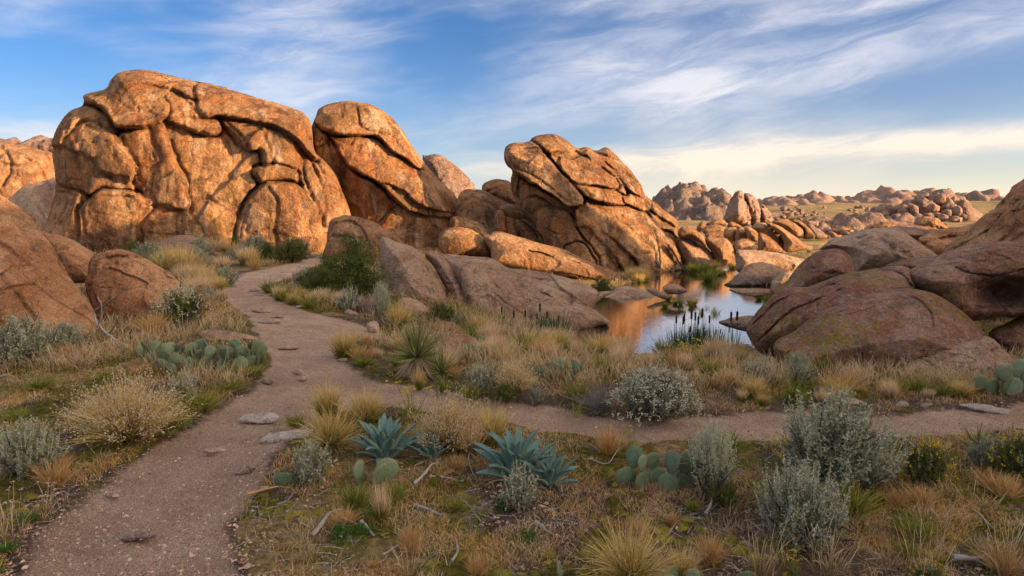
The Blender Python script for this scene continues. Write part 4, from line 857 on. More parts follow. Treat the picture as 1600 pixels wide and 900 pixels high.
rock('boulder', 'D', [(930, 130), (960, 110), (1010, 110), (1020, 150), (960, 160)], base=(980, 152), T=.5, lean=20, mat='grey', label='small boulder beside the ledge at the foot of the great dome')
rock('boulder', 'P', [(-60, 230), (0, 226), (40, 227), (66, 234), (84, 244), (92, 300), (92, 420), (-60, 420)], Y=62, T=3, R=3, lean=12, yaw=10, mat='tan', amp=.35, label='sunlit cracked dome far left behind the great dome', cat='rock outcrop',
     cracks=[([(10, 235), (20, 260), (8, 290)], 2, .5), ([(40, 250), (60, 260), (75, 290)], 2, .4), ([(0, 255), (30, 262), (60, 255)], 2, .4), ([(68, 238), (80, 262), (86, 280)], 2, .5)])
rock('boulder', 'P', [(5, 330), (20, 305), (40, 290), (70, 282), (95, 278), (110, 300), (110, 420), (0, 420)], Y=42, T=2, lean=12, mat='grey', label='grey shaded boulder in front of the sunlit far-left dome')
rock('boulder', 'P', [(35, 232), (60, 222), (80, 218), (100, 220), (110, 280), (50, 280)], Y=95, T=3, lean=12, mat='far', amp=.8, label='dark broken ridge top just left of the great dome', cat='rock outcrop')

# --- trail-side stones
def stone(v, pts, lab, T=.08, lean=50, mat='stone', Y=None, base=None, amp=.012, cat='stone', group=None, yaw=0):
    b = base or (np.mean([p[0] for p in pts]), max(p[1] for p in pts)-2)
    o = rock('stone', v, pts, base=b if Y is None else None, Y=Y, T=T, lean=lean, mat=mat, label=lab, cat=cat, group=group, amp=amp, yaw=yaw)
    o.location.z -= min(.45*T, .045)
    return o
stone('H', [(235, 230), (232, 205), (250, 195), (275, 197), (282, 225), (275, 240), (250, 245)], 'dark round stone at the trail bend left of the yucca', .12, 20)
stone('K', [(800, 520), (830, 488), (860, 495), (910, 525), (870, 535), (830, 530)], 'pinkish pointed stone on the trail edge below the dark bush', .1, 35)
stone('K', [(210, 495), (260, 486), (320, 488), (355, 508), (320, 518), (250, 515)], 'pale flat stone at the left trail edge, uppermost of three')
stone('K', [(325, 545), (370, 530), (410, 528), (412, 545), (370, 550)], 'dark sliver of stone in the trail, middle of three')
stone('K', [(250, 575), (290, 558), (350, 550), (395, 560), (400, 575), (340, 585), (280, 585)], 'tan flat stone at the left trail edge, lowest of three')
stone('K', [(190, 380), (220, 358), (268, 360), (265, 375), (225, 385)], 'flat stone in the upper trail, left side')
stone('K', [(228, 408), (260, 396), (300, 398), (280, 412)], 'thin stone in the upper trail, under the flat stone')
stone('K', [(370, 300), (380, 285), (430, 272), (485, 280), (480, 295), (420, 305)], 'grey flat slab embedded in the upper trail', .12)
stone('K', [(510, 300), (560, 275), (610, 262), (650, 240), (690, 245), (660, 275), (600, 300), (540, 312)], 'grey flat slab embedded at the foot of the dark bush', .12)
stone('K', [(505, 225), (540, 216), (580, 222), (570, 236), (520, 238)], 'small pale slab at the top of the trail', .08)
stone('K', [(395, 268), (420, 256), (460, 262), (440, 272)], 'small bluish slab in the upper trail behind the grey slab', .06)
stone('K', [(385, 740), (420, 720), (470, 708), (510, 716), (515, 740), (460, 750), (400, 748)], 'grey-brown stone alone in the middle of the trail', .07)
stone('K', [(490, 485), (520, 474), (545, 486), (520, 492)], 'small white stone on the trail under the grass verge', .04, mat='palestone')
stone('K', [(760, 820), (790, 805), (830, 806), (832, 824), (790, 832)], 'small grey stone at the right trail edge below the yellow tuft', .05)
stone('P', [(405, 686), (409, 676), (430, 668), (482, 662), (490, 668), (488, 680), (470, 686), (430, 690)], 'white granite stone lying at the trail edge beside the tall tufts', .12, 35, 'palestone')
stone('P', [(375, 655), (380, 646), (398, 642), (430, 642), (436, 650), (420, 658)], 'pale flat stone sunk in the trail above the white stone', .05, 60, 'palestone')
stone('P', [(366, 738), (372, 728), (390, 722), (400, 724), (396, 732), (380, 738)], 'blue-grey stone at the right trail edge among gravel', .04, 40)
stone('P', [(404, 766), (408, 758), (418, 757), (420, 764), (412, 768)], 'small round pale stone above the orange stick', .025, 20, 'palestone')
stone('P', [(164, 773), (170, 768), (184, 769), (184, 776), (172, 778)], 'small tan stone at the left edge of the near trail', .02, 30)
stone('P', [(188, 838), (196, 828), (215, 824), (243, 826), (240, 834), (205, 840)], 'brown flat stone half buried in the near trail', .05, 50)
stone('P', [(316, 702), (325, 698), (350, 698), (348, 704), (325, 706)], 'dark stone slip in the middle of the near trail', .03, 55)
stone('P', [(456, 580), (460, 576), (470, 575), (474, 580), (466, 585)], 'reddish stone in the trail, upper of a pair', .03, 30)
stone('P', [(466, 590), (472, 586), (482, 586), (480, 592), (470, 594)], 'grey stone in the trail, lower of a pair', .03, 30)
stone('P', [(408, 594), (412, 587), (424, 587), (428, 594), (420, 598)], 'mossy dark stone at the left trail edge', .05, 20)
stone('P', [(310, 516), (325, 510), (350, 511), (382, 517), (405, 524), (390, 534), (350, 536), (320, 526)], 'low pinkish slab between cactus patch and trail', .10, 55, 'grey')
stone('P', [(200, 526), (212, 518), (226, 514), (226, 522), (210, 528)], 'small grey stone behind the dead branch', .06, 40)
stone('P', [(700, 522), (672, 516), (680, 503), (700, 499), (718, 506), (724, 520)], 'tan boulder behind the yucca, upper of two', .2, 30, 'tan')
stone('P', [(684, 545), (690, 525), (710, 517), (732, 518), (752, 534), (744, 552), (700, 556)], 'flat pinkish boulder right of the yucca, lower of two', .22, 35, 'tan')
stone('P', [(620, 480), (624, 464), (640, 462), (662, 472), (668, 486), (650, 494), (628, 490)], 'tan boulder at the foot of the tall shaded slab', .25, 25, 'grey')
stone('P', [(1180, 648), (1172, 625), (1350, 640)], 'x', .01) if False else None
stone('P', [(1305, 618), (1320, 612), (1350, 622), (1372, 632), (1350, 636), (1320, 630)], 'flat tan slab behind the big sagebrush', .07, 55)
stone('P', [(1398, 634), (1402, 624), (1414, 622), (1422, 630), (1416, 637)], 'small grey stone at the far trail edge right of the sagebrush', .06, 25)
stone('P', [(1436, 632), (1446, 626), (1458, 628), (1456, 636), (1442, 637)], 'small flat stone beside the grey stone by the far trail', .05, 35)
stone('P', [(1498, 628), (1530, 626), (1560, 632), (1582, 638), (1570, 644), (1530, 638)], 'long pale slab lying along the trail at far right', .06, 60, 'palestone')
stone('P', [(1158, 846), (1164, 840), (1178, 844), (1184, 854), (1172, 860)], 'angular grey stone in gravel below the left sagebrush', .04, 35)
stone('P', [(246, 712), (240, 704), (256, 700), (268, 706), (262, 714)], 'x', .02) if False else None

# --- craggy hill and the far ridges
def craggy(name, prof_px, Y, depth, label=None, mat='far', foot=-3.0, step=1.0, cell=5.0, rough=1.0, blocky=1.0):
    """a rocky ridge: heights read along its skyline, built as ground rising to the crest and falling behind it, broken into blocks"""
    pr = np.array(prof_px, float); X0 = at_depth(pr[0, 0], pr[0, 1], Y)[0]; X1 = at_depth(pr[-1, 0], pr[-1, 1], Y)[0]
    xs = np.arange(X0, X1, step); ys = np.linspace(-1, 1, max(14, int(2*depth/step)))
    XX, TT = np.meshgrid(xs, ys); x = XX.ravel(); t = TT.ravel()
    crest = np.array([at_depth(p[0], p[1], Y) for p in pr]); zc = np.interp(x, crest[:, 0], crest[:, 2])
    y = Y+t*depth
    P = p3(x, y)
    shape = np.clip(1-np.abs(t)**1.6, 0, 1)*sst(x, X0, X0+.05*(X1-X0))*sst(x, X1, X1-.05*(X1-X0))
    # worley blocks
    def wor(P, c):
        q = P[:, :2]/c; b = np.floor(q); best = np.full(len(q), 9.); idv = np.zeros(len(q))
        for i in (-1, 0, 1):
            for j in (-1, 0, 1):
                cc = b+[i, j]; hh = np.sin(cc @ np.array([127.1, 311.7]))*43758.5; r1 = hh-np.floor(hh); h2 = np.sin(cc @ np.array([269.5, 183.3]))*43758.5; r2 = h2-np.floor(h2)
                d = np.hypot(q[:, 0]-(cc[:, 0]+r1), q[:, 1]-(cc[:, 1]+r2)); m = d < best; best = np.where(m, d, best); idv = np.where(m, r1*r2+r1*.5, idv)
        return best, idv
    z = foot+(zc-foot)*shape
    for c, a in ((cell, 1.0), (cell*.45, .7)):
        d, i = wor(P+fbm(P, .1, 2)[:, None]*2, c); z = z+rough*a*c*(0.75*(1-sst(d, .25, .62))-.3+.7*(i-.4)*blocky)*sst(shape, 0.0, .25)
    V = np.stack([x, y, z], -1); V += np.stack([fbm(P, .4, 2), fbm(P+9, .4, 2), 0*x], -1)*step*.5
    k = len(xs); i = np.arange(len(ys)-1)[:, None]; j = np.arange(k-1)[None]
    F = np.stack([i*k+j, i*k+j+1, (i+1)*k+j+1, (i+1)*k+j], -1).reshape(-1, 4)
    o = link(name, mesh_np(name, V, F, M[mat], True)); tag(o, kind='structure'); return o
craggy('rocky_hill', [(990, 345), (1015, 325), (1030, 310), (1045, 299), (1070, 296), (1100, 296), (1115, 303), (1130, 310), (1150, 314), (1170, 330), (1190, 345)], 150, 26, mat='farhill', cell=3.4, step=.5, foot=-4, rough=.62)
craggy('rocky_ridge', [(1170, 322), (1200, 313), (1225, 316), (1250, 309), (1268, 306), (1285, 315), (1300, 311), (1320, 316), (1330, 307), (1350, 304), (1368, 303), (1380, 296), (1400, 299), (1420, 306), (1445, 301), (1460, 306), (1480, 318)], 560, 60, cell=14, step=1.7, foot=-6, rough=.32)
craggy('rocky_ridge', [(1415, 318), (1428, 303), (1450, 298), (1470, 302), (1500, 306), (1515, 318)], 680, 50, cell=14, step=3, foot=-6, rough=.32)
craggy('rocky_ridge', [(1505, 316), (1512, 303), (1525, 301), (1540, 303), (1553, 304), (1560, 316)], 480, 40, cell=12, step=2.2, foot=-6, rough=.32)
craggy('rocky_ridge', [(-200, 260), (-60, 235), (20, 224), (60, 220), (95, 222), (200, 260), (300, 330)], 130, 22, cell=5, step=.9, foot=-2, rough=.3)
craggy('rocky_ridge', [(1190, 316), (1215, 311), (1240, 313), (1262, 318)], 420, 30, cell=8, step=1.6, foot=-6, rough=.3)

craggy('rocky_ridge', [(1352, 345), (1385, 333), (1420, 324), (1445, 316), (1475, 312), (1505, 320), (1525, 340)], 128, 9, cell=4, step=.5, foot=-4.5, rough=.42)
craggy('rocky_ridge', [(1195, 356), (1240, 345), (1290, 348), (1340, 341), (1390, 347), (1430, 341), (1460, 352)], 84, 6, cell=2.6, step=.35, foot=-3.6, rough=.35)

# --- the rock ridge outside the view on the right; its shade lies over the foreground
def shade_ridge():
    xs = np.linspace(12, 30, 90); ysr = np.linspace(-60, 30, 300); XX, YY = np.meshgrid(xs, ysr); x = XX.ravel(); y = YY.ravel()
    crest = np.interp(y, [-60, -30, -10, 0, 8, 11, 13, 15.0, 15.5, 16.0, 19.2, 19.8, 20.8, 22.1, 22.7, 23.2, 24, 30], [8.5, 8.0, 7.4, 7.0, 6.8, 7.1, 7.7, 7.8, 4.0, 1.6, 1.6, 5.0, 5.5, 6.8, 5.5, 1.0, -.4, -1.5])
    t = (x-20.5-.5*fbm(p3(y, y*0, 1), .15, 2))/1.9; z = -1.5+(crest+1.5)*np.exp(-np.abs(t)**2.2*1.1)
    P = p3(x, y, z); z = z+(.25*fbm(P, .4, 4)+.2*np.abs(fbm(P, .9, 3)))*sst(z, -1.2, 1)
    k = len(xs); i = np.arange(len(ysr)-1)[:, None]; j = np.arange(k-1)[None]
    F = np.stack([i*k+j, i*k+j+1, (i+1)*k+j+1, (i+1)*k+j], -1).reshape(-1, 4)
    tag(link('granite_ridge', mesh_np('granite_ridge', np.stack([x, y, z], -1), F, M['warm'])), kind='structure')
shade_ridge()

# ================================================================== vegetation
def nrm(a): return a/(np.linalg.norm(a, axis=-1, keepdims=True)+1e-9)
class Geo:
    def __init__(s): s.V = []; s.F = []; s.T = []; s.A = []; s.n = 0
    def add(s, V, F, tint, along=None):
        s.V.append(V); s.F.append(np.asarray(F)+s.n); s.T.append(np.broadcast_to(tint, (len(V),)).astype(float))
        s.A.append(np.ones(len(V)) if along is None else along); s.n += len(V)
    def blades(s, B, D, L, w, droop, seg=4, tint=None, taper=.8, g=None):
        N = len(B); L = np.broadcast_to(L, (N,)).astype(float); w = np.broadcast_to(w, (N,)).astype(float); droop = np.broadcast_to(droop, (N,)).astype(float)
        if tint is None: tint = rng.random(N)
        D = nrm(D); t = np.linspace(0, 1, seg+1)
        out = D*[1, 1, 0]+1e-4*rng.normal(size=D.shape); out = nrm(out)
        C = B[:, None]+D[:, None]*(L[:, None]*t)[..., None]+((-np.array([0, 0, 1.])*.8+out[:, None]*.35)*(droop*L)[:, None, None])*(t**2)[None, :, None]
        sd_ = nrm(np.cross(D, rng.normal(size=D.shape)))
        wt = (w[:, None]*np.maximum(1-t**1.5*taper-(t > .99)*.15, .04)[None])[..., None]*.5
        V = np.stack([C-sd_[:, None]*wt, C+sd_[:, None]*wt], 2).reshape(-1, 3)
        b = (np.arange(N)*(seg+1)*2)[:, None]; k = np.arange(seg)[None]*2
        F = np.stack([b+k, b+k+1, b+k+3, b+k+2], -1).reshape(-1, 4)
        s.add(V, F, np.repeat(tint, (seg+1)*2), np.tile(np.repeat(t, 2), N)); return C
    def leaves(s, B, D, L, w, tint=None):
        N = len(B); D = nrm(D); L = np.broadcast_to(L, (N,))[:, None]; w = np.broadcast_to(w, (N,))[:, None]
        if tint is None: tint = rng.random(N)
        sd_ = nrm(np.cross(D, rng.normal(size=D.shape))); up = np.cross(sd_, D)
        V = np.stack([B, B+D*L*.5+sd_*w*.5+up*w*.15, B+D*L, B+D*L*.5-sd_*w*.5+up*w*.15], 1).reshape(-1, 3)
        s.add(V, np.arange(N*4).reshape(N, 4), np.repeat(tint, 4))
    def tube(s, pts, r0, r1, k=5, tint=.5, wob=0):
        pts = np.array(pts, float); n = len(pts); T = nrm(np.gradient(pts, axis=0)); a = nrm(np.cross(T, [0.31, 0.9, 0.27])); b = np.cross(T, a)
        rr = np.linspace(r0, r1, n)[:, None, None]; an = np.arange(k)*2*pi/k
        V = pts[:, None]+(a[:, None]*np.cos(an)[None, :, None]+b[:, None]*np.sin(an)[None, :, None])*rr*(1+wob*rng.normal(size=(n, k, 1)))
        i = np.arange(n-1)[:, None]; j = np.arange(k)[None]; j2 = (j+1) % k
        F = np.stack([i*k+j, i*k+j2, (i+1)*k+j2, (i+1)*k+j], -1).reshape(-1, 4)
        s.add(V.reshape(-1, 3), F, tint)
    def blobs(s, C, r, tint=None, flat=.8):
        """small closed octahedra: seeds, flower heads"""
        N = len(C); r = np.broadcast_to(r, (N,))[:, None, None]; u = np.array([[1, 0, 0], [0, 1, 0], [-1, 0, 0], [0, -1, 0], [0, 0, flat], [0, 0, -flat]])
        V = (C[:, None]+u[None]*r*(1+.25*rng.normal(size=(N, 6, 1)))).reshape(-1, 3)
        f = np.array([[0, 1, 4], [1, 2, 4], [2, 3, 4], [3, 0, 4], [1, 0, 5], [2, 1, 5], [3, 2, 5], [0, 3, 5]])
        q = np.concatenate([f, f[:, -1:]], 1)
        F = (f[None]+(np.arange(N)*6)[:, None, None]).reshape(-1, 3)
        if tint is None: tint = rng.random(N)
        s.add3(V, F, np.repeat(tint, 6))
    def add3(s, V, F, tint):
        s.V.append(V); s.F.append(F+s.n); s.T.append(tint); s.A.append(np.ones(len(V))); s.n += len(V)
    def mesh(s, name, mat, smooth=False):
        F4 = [f for f in s.F if f.shape[1] == 4]; F3 = [f for f in s.F if f.shape[1] == 3]; F = []
        if F4: F.append(np.concatenate(F4))
        if F3: F.append(np.concatenate(F3))
        return mesh_np(name, np.concatenate(s.V), F, M[mat], smooth, dict(tint=np.concatenate(s.T), along=np.concatenate(s.A)))
def rnd(n, a=0., b=1.): return rng.uniform(a, b, n)
def cone_dirs(n, amax, amin=0.0, power=1.0):
    th = radians(1)*(amin+(amax-amin)*rnd(n)**power); ph = rnd(n, 0, 2*pi)
    return np.stack([np.sin(th)*np.cos(ph), np.sin(th)*np.sin(ph), np.cos(th)], -1)
def disc(n, r): a = rnd(n, 0, 2*pi); q = r*np.sqrt(rnd(n)); return np.stack([q*np.cos(a), q*np.sin(a), 0*q-.01], -1)

LIB = {}
def var(kind, parts): LIB.setdefault(kind, []).append(parts)

def v_tuft(kind, mat, n=230, r=.12, amax=38, w=.014, dr=(.05, .5), seeds=0, seedmat='seed', name='blades', base=None):
    for _ in range(3):
        g = Geo(); B = disc(n, r); D = cone_dirs(n, amax); D = D+B*[2.0, 2.0, 0]*.6; L = rnd(n, .45, 1.0)
        C = g.blades(B, D, L, w*rnd(n, .6, 1.3), rnd(n, *dr), 5)
        parts = [(name, g.mesh(name, mat))]
        if base:
            g3 = Geo(); m = n//2; B = disc(m, r*1.2); g3.blades(B, cone_dirs(m, amax+12)+B, rnd(m, .25, .6), w*1.1, rnd(m, .2, .6), 3); parts.append(('green_blades', g3.mesh('green_blades', base)))
        if seeds:
            g2 = Geo(); idx = rng.integers(0, n, seeds); t = rnd(seeds, .6, 1.0); seg = C.shape[1]-1
            k = np.minimum((t*seg).astype(int), seg-1); f = (t*seg-k)[:, None]; P = C[idx, k]*(1-f)+C[idx, k+1]*f
            g2.blades(P, cone_dirs(seeds, 60), rnd(seeds, .03, .07), .006, 0, 1); parts.append(('seed_heads', g2.mesh('seed_heads', seedmat)))
        var(kind, parts)
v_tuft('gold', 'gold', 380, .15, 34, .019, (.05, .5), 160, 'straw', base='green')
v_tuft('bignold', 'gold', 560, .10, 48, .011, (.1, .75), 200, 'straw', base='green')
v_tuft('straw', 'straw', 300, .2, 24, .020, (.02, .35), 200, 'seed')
v_tuft('rust', 'rustgrass', 380, .16, 40, .017, (.05, .4), 100, 'straw')
v_tuft('green', 'green', 300, .18, 42, .026, (.1, .6))
v_tuft('lush', 'bright', 200, .3, 50, .035, (.1, .5))
v_tuft('sparse', 'straw', 34, .25, 30, .014, (.05, .6), 90, 'gold')
v_tuft('sparsegreen', 'green', 34, .2, 32, .016, (.05, .6))

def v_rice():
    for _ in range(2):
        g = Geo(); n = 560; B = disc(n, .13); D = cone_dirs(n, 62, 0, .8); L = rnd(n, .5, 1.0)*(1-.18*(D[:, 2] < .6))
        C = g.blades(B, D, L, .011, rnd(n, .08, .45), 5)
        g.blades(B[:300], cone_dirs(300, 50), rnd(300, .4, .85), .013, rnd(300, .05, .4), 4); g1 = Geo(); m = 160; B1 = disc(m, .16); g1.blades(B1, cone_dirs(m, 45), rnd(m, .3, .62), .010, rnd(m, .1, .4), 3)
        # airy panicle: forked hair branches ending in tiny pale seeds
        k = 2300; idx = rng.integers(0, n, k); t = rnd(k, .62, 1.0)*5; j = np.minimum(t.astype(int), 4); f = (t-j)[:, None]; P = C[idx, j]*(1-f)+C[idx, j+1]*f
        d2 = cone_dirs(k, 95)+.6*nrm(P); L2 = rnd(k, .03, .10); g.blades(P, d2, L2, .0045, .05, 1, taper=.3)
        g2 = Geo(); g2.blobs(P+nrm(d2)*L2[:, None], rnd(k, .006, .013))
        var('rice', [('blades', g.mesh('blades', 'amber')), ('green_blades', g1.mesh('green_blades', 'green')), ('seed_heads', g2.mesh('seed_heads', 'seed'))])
v_rice()

def v_sage(kind, n=170, spikes=60, mat='sage', spikemat='sage', lw=.018, ll=.045, r=.5, per=60, dead=True, hgt=.72, heads=None, headn=0):
    for _ in range(3):
        g = Geo(); gb = Geo(); gh = Geo()
        for b in range(9):
            a = rnd(1, 0, 2*pi)[0]; ln = rnd(1, .4, .6)[0]; th = radians(rnd(1, 15, 62)[0]); d = np.array([sin(th)*cos(a), sin(th)*sin(a), cos(th)])
            t = np.linspace(0, 1, 6)[:, None]; pts = d*t*ln+fbm(d*t*3+b, 2, 2)[:, None]*.08*t; gb.tube(pts, .022, .007, 5, rnd(1)[0])
            for _k in range(5):
                p = pts[rng.integers(2, 6)]; e = nrm(d+.7*rng.normal(size=3)); gb.tube(p+e*np.linspace(0, .22, 4)[:, None], .008, .003, 4, rnd(1)[0])
        D = cone_dirs(n, 88, 0, .62); rad = np.stack([D[:, 0]*r, D[:, 1]*r, D[:, 2]*hgt], -1)*(1+.95*pn(D*1.7+rng.random()*50)[:, None])*(1+.25*pn(D*4+rng.random()*50)[:, None])
        P0 = rad*rnd(n, .25, .55)[:, None]; tipd = nrm(rad*.6+np.array([0, 0, .45])+.12*rng.normal(size=(n, 3))); L = rnd(n, .22, .40)
        tipd = np.where((P0+tipd*L[:, None])[:, 2:] < .02, tipd*[1, 1, 0]+[0, 0, .3], tipd)
        gb.blades(P0, tipd, L, .008, .0, 2)
        sh = rnd(n)
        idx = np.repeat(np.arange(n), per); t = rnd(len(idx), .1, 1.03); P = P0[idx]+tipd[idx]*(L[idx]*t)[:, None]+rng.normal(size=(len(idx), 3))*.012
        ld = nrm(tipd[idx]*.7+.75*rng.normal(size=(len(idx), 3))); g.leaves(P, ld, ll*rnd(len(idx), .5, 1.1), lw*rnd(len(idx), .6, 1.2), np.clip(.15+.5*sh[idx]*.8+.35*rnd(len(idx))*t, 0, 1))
        if spikes:
            D = cone_dirs(spikes, 62, 0, .8); B = np.stack([D[:, 0]*r, D[:, 1]*r, D[:, 2]*hgt], -1)*.88; sl = rnd(spikes, .14, .32)
            sdv = nrm(D*.35+[0, 0, 1]); g.blades(B, sdv, sl, .008, 0, 2)
            m = 34; idx = np.repeat(np.arange(spikes), m); t = rnd(len(idx)); P = B[idx]+sdv[idx]*(sl[idx]*t)[:, None]+rng.normal(size=(len(idx), 3))*.006
            gh.leaves(P, nrm(sdv[idx]+.6*rng.normal(size=(len(idx), 3))), .028*rnd(len(idx), .6, 1.2), .011, .55+.45*rnd(len(idx)))
        parts = [('foliage', g.mesh('foliage', mat)), ('branches', gb.mesh('branches', 'twig'))]
        if spikes: parts.append(('flower_spikes', gh.mesh('flower_spikes', spikemat)))
        if heads:
            ghd = Geo(); D = cone_dirs(headn, 80, 0, .7); C = np.stack([D[:, 0]*r, D[:, 1]*r, D[:, 2]*hgt], -1)*(1.02+.06*rng.normal(size=(headn, 1)))
            k = 6; Cc = np.repeat(C, k, 0)+rng.normal(size=(headn*k, 3))*.018; ghd.blobs(Cc, rnd(len(Cc), .007, .015)); parts.append(('flower_heads', ghd.mesh('flower_heads', heads)))
        var(kind, parts)
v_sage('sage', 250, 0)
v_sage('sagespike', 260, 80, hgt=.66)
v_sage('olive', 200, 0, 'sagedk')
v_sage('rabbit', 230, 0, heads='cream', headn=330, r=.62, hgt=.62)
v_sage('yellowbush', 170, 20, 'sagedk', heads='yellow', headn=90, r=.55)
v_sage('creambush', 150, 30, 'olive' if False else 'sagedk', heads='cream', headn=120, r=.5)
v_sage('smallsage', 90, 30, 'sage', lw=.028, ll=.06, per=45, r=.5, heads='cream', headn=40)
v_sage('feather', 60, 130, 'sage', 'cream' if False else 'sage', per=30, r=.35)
def v_bush():
    for _ in range(1):
        g = Geo(); gb = Geo(); n = 260; cl = cone_dirs(n, 95, 0, .7)*rnd(n, .35, 1.0)[:, None]*[.62, .62, .95]; cl[:, 2] = np.abs(cl[:, 2])+.03
        cl *= (1+.25*pn(nrm(cl)*2.3+4))[:, None]
        for c in cl[::4]:
            t = np.linspace(0, 1, 5)[:, None]; gb.tube(c*t*[1, 1, 1]+fbm(c*t*4, 2, 2)[:, None]*.05, .012, .003, 4, .4)
        k = 75; idx = np.repeat(np.arange(n), k); P = cl[idx]+rng.normal(size=(len(idx), 3))*[.055, .055, .045]; sh = rnd(n)
        P[:, 2] = np.abs(P[:, 2]); g.leaves(P, rng.normal(size=P.shape)+[0, 0, .5]+nrm(P)*.5, .034, .016, np.clip(sh[idx]*.6+.4*rnd(len(idx)), 0, 1))
        var('bush', [('foliage', g.mesh('foliage', 'shrubgreen')), ('branches', gb.mesh('branches', 'twig'))])
v_bush()
def v_twiggy():
    g = Geo(); n = 300; B = disc(n, .2); C = g.blades(B, cone_dirs(n, 75), rnd(n, .5, 1.), .012, rnd(n, 0, .35), 4)
    P = C[:, 2]; idx = rng.integers(0, n, 900); g.blades(P[idx], cone_dirs(900, 80), rnd(900, .1, .35), .006, .1, 2)
    var('twiggy', [('branches', g.mesh('branches', 'wood'))])
v_twiggy()
def v_yucca(kind, n, dead):
    g = Geo(); D = cone_dirs(n, 96, 0, .8); L = rnd(n, .75, 1.0); zz = .34 if dead else .08; g.blades(np.zeros((n, 3))+[0, 0, zz]+D*.04, D, L*(.72 if dead else .9), .034, .04, 4, taper=.95)
    parts = [('leaves', g.mesh('leaves', 'yucca'))]
    if dead:
        g2 = Geo(); m = 150; D = cone_dirs(m, 150, 95); g2.blades(np.zeros((m, 3))+[0, 0, .36], D, rnd(m, .32, .55), .032, .45, 4, taper=.9)
        for f in g2.V: f[:, 2] = np.maximum(f[:, 2], .012+.02*rng.random(len(f)))
        parts.append(('dead_leaves', g2.mesh('dead_leaves', 'deadleaf')))
        g3 = Geo(); g3.tube([(0, 0, -.05), (0, 0, .18), (0, 0, .36)], .07, .05, 8, .3); parts.append(('trunk', g3.mesh('trunk', 'wood')))
    var(kind, parts)
v_yucca('yucca', 230, True); v_yucca('smallyucca', 90, False)
def v_flowers(kind, n, mat, fan=30, leafy=True):
    for _ in range(2):
        g = Geo(); B = disc(n, .12); D = cone_dirs(n, fan); L = rnd(n, .6, 1.0); C = g.blades(B, D, L, .016, .08, 4, taper=.4)
        if leafy: m = 60; g.blades(disc(m, .15), cone_dirs(m, 55), rnd(m, .15, .5), .022, .3, 3)
        tips = C[:, -1]; k = 7; Cc = np.repeat(tips, k, 0)+rng.normal(size=(n*k, 3))*[.035, .035, .012]; h = Geo(); h.blobs(Cc, rnd(len(Cc), .012, .024), flat=.5)
        var(kind, [('stems', g.mesh('stems', 'green' if leafy else 'straw')), ('flower_heads', h.mesh('flower_heads', mat))])
v_flowers('yellowflower', 16, 'yellow', 28); v_flowers('yarrow', 7, 'cream', 22, False)
def v_weed(kind, mat, n=70):
    g = Geo(); k = 12; D = cone_dirs(n, 85, 10, .8); idx = np.repeat(np.arange(n), k); t = rnd(len(idx), .2, 1); P = D[idx]*t[:, None]*[.8, .8, .6]+[0, 0, .02]
    g.leaves(P, D[idx]+.8*rng.normal(size=(len(idx), 3)), .14*rnd(len(idx), .5, 1), .07, None); g.blades(np.zeros((n, 3)), D, .75, .012, .1, 2); var(kind, [('leaves', g.mesh('leaves', mat))])
v_weed('weed', 'bright'); v_weed('darkweed', 'green')

PLACED = [0]
BOOST = dict(sage=1.3, sagespike=1.25, olive=1.3, rabbit=1.25, yellowbush=1.3, creambush=1.25, smallsage=1.25, feather=1.2, gold=1.3, bignold=1.35, straw=1.2, rust=1.15, green=1.3, rice=1.25)
STUFF = ('blades', 'green_blades', 'seed_heads', 'foliage', 'branches', 'flower_spikes', 'flower_heads', 'stems', 'leaves', 'dead_leaves')
def place(kind, px, py, hpx, label, cat, group=None, wide=1.0, name=None, z=None, sink=.02):
    v = LIB[kind][PLACED[0] % len(LIB[kind])]; PLACED[0] += 1
    if z is None: p = gp(px, py)
    else: p = on_z(px, py, z)
    if p[1] > 120: return None
    h = hpx*p[1]/FPX; b = BOOST.get(kind, 1.12); s = (h*wide*b, h*wide*b, h*b); rz = rng.uniform(0, 2*pi); nm = name or cat.replace(' ', '_')
    loc = (p[0], p[1], p[2]-sink*h)
    if len(v) == 1:
        o = link(nm, v[0][1], None, loc, (0, 0, rz), s)
    else:
        o = bpy.data.objects.new(nm, None); col.objects.link(o); o.location = loc; o.rotation_euler = (0, 0, rz); o.scale = s
        for pn_, me in v:
            c_ = link(pn_, me, o)
            if pn_ in STUFF: c_['kind'] = 'stuff'
    return tag(o, label, cat, group)
SH, GR = 'shrub', 'grass tuft'
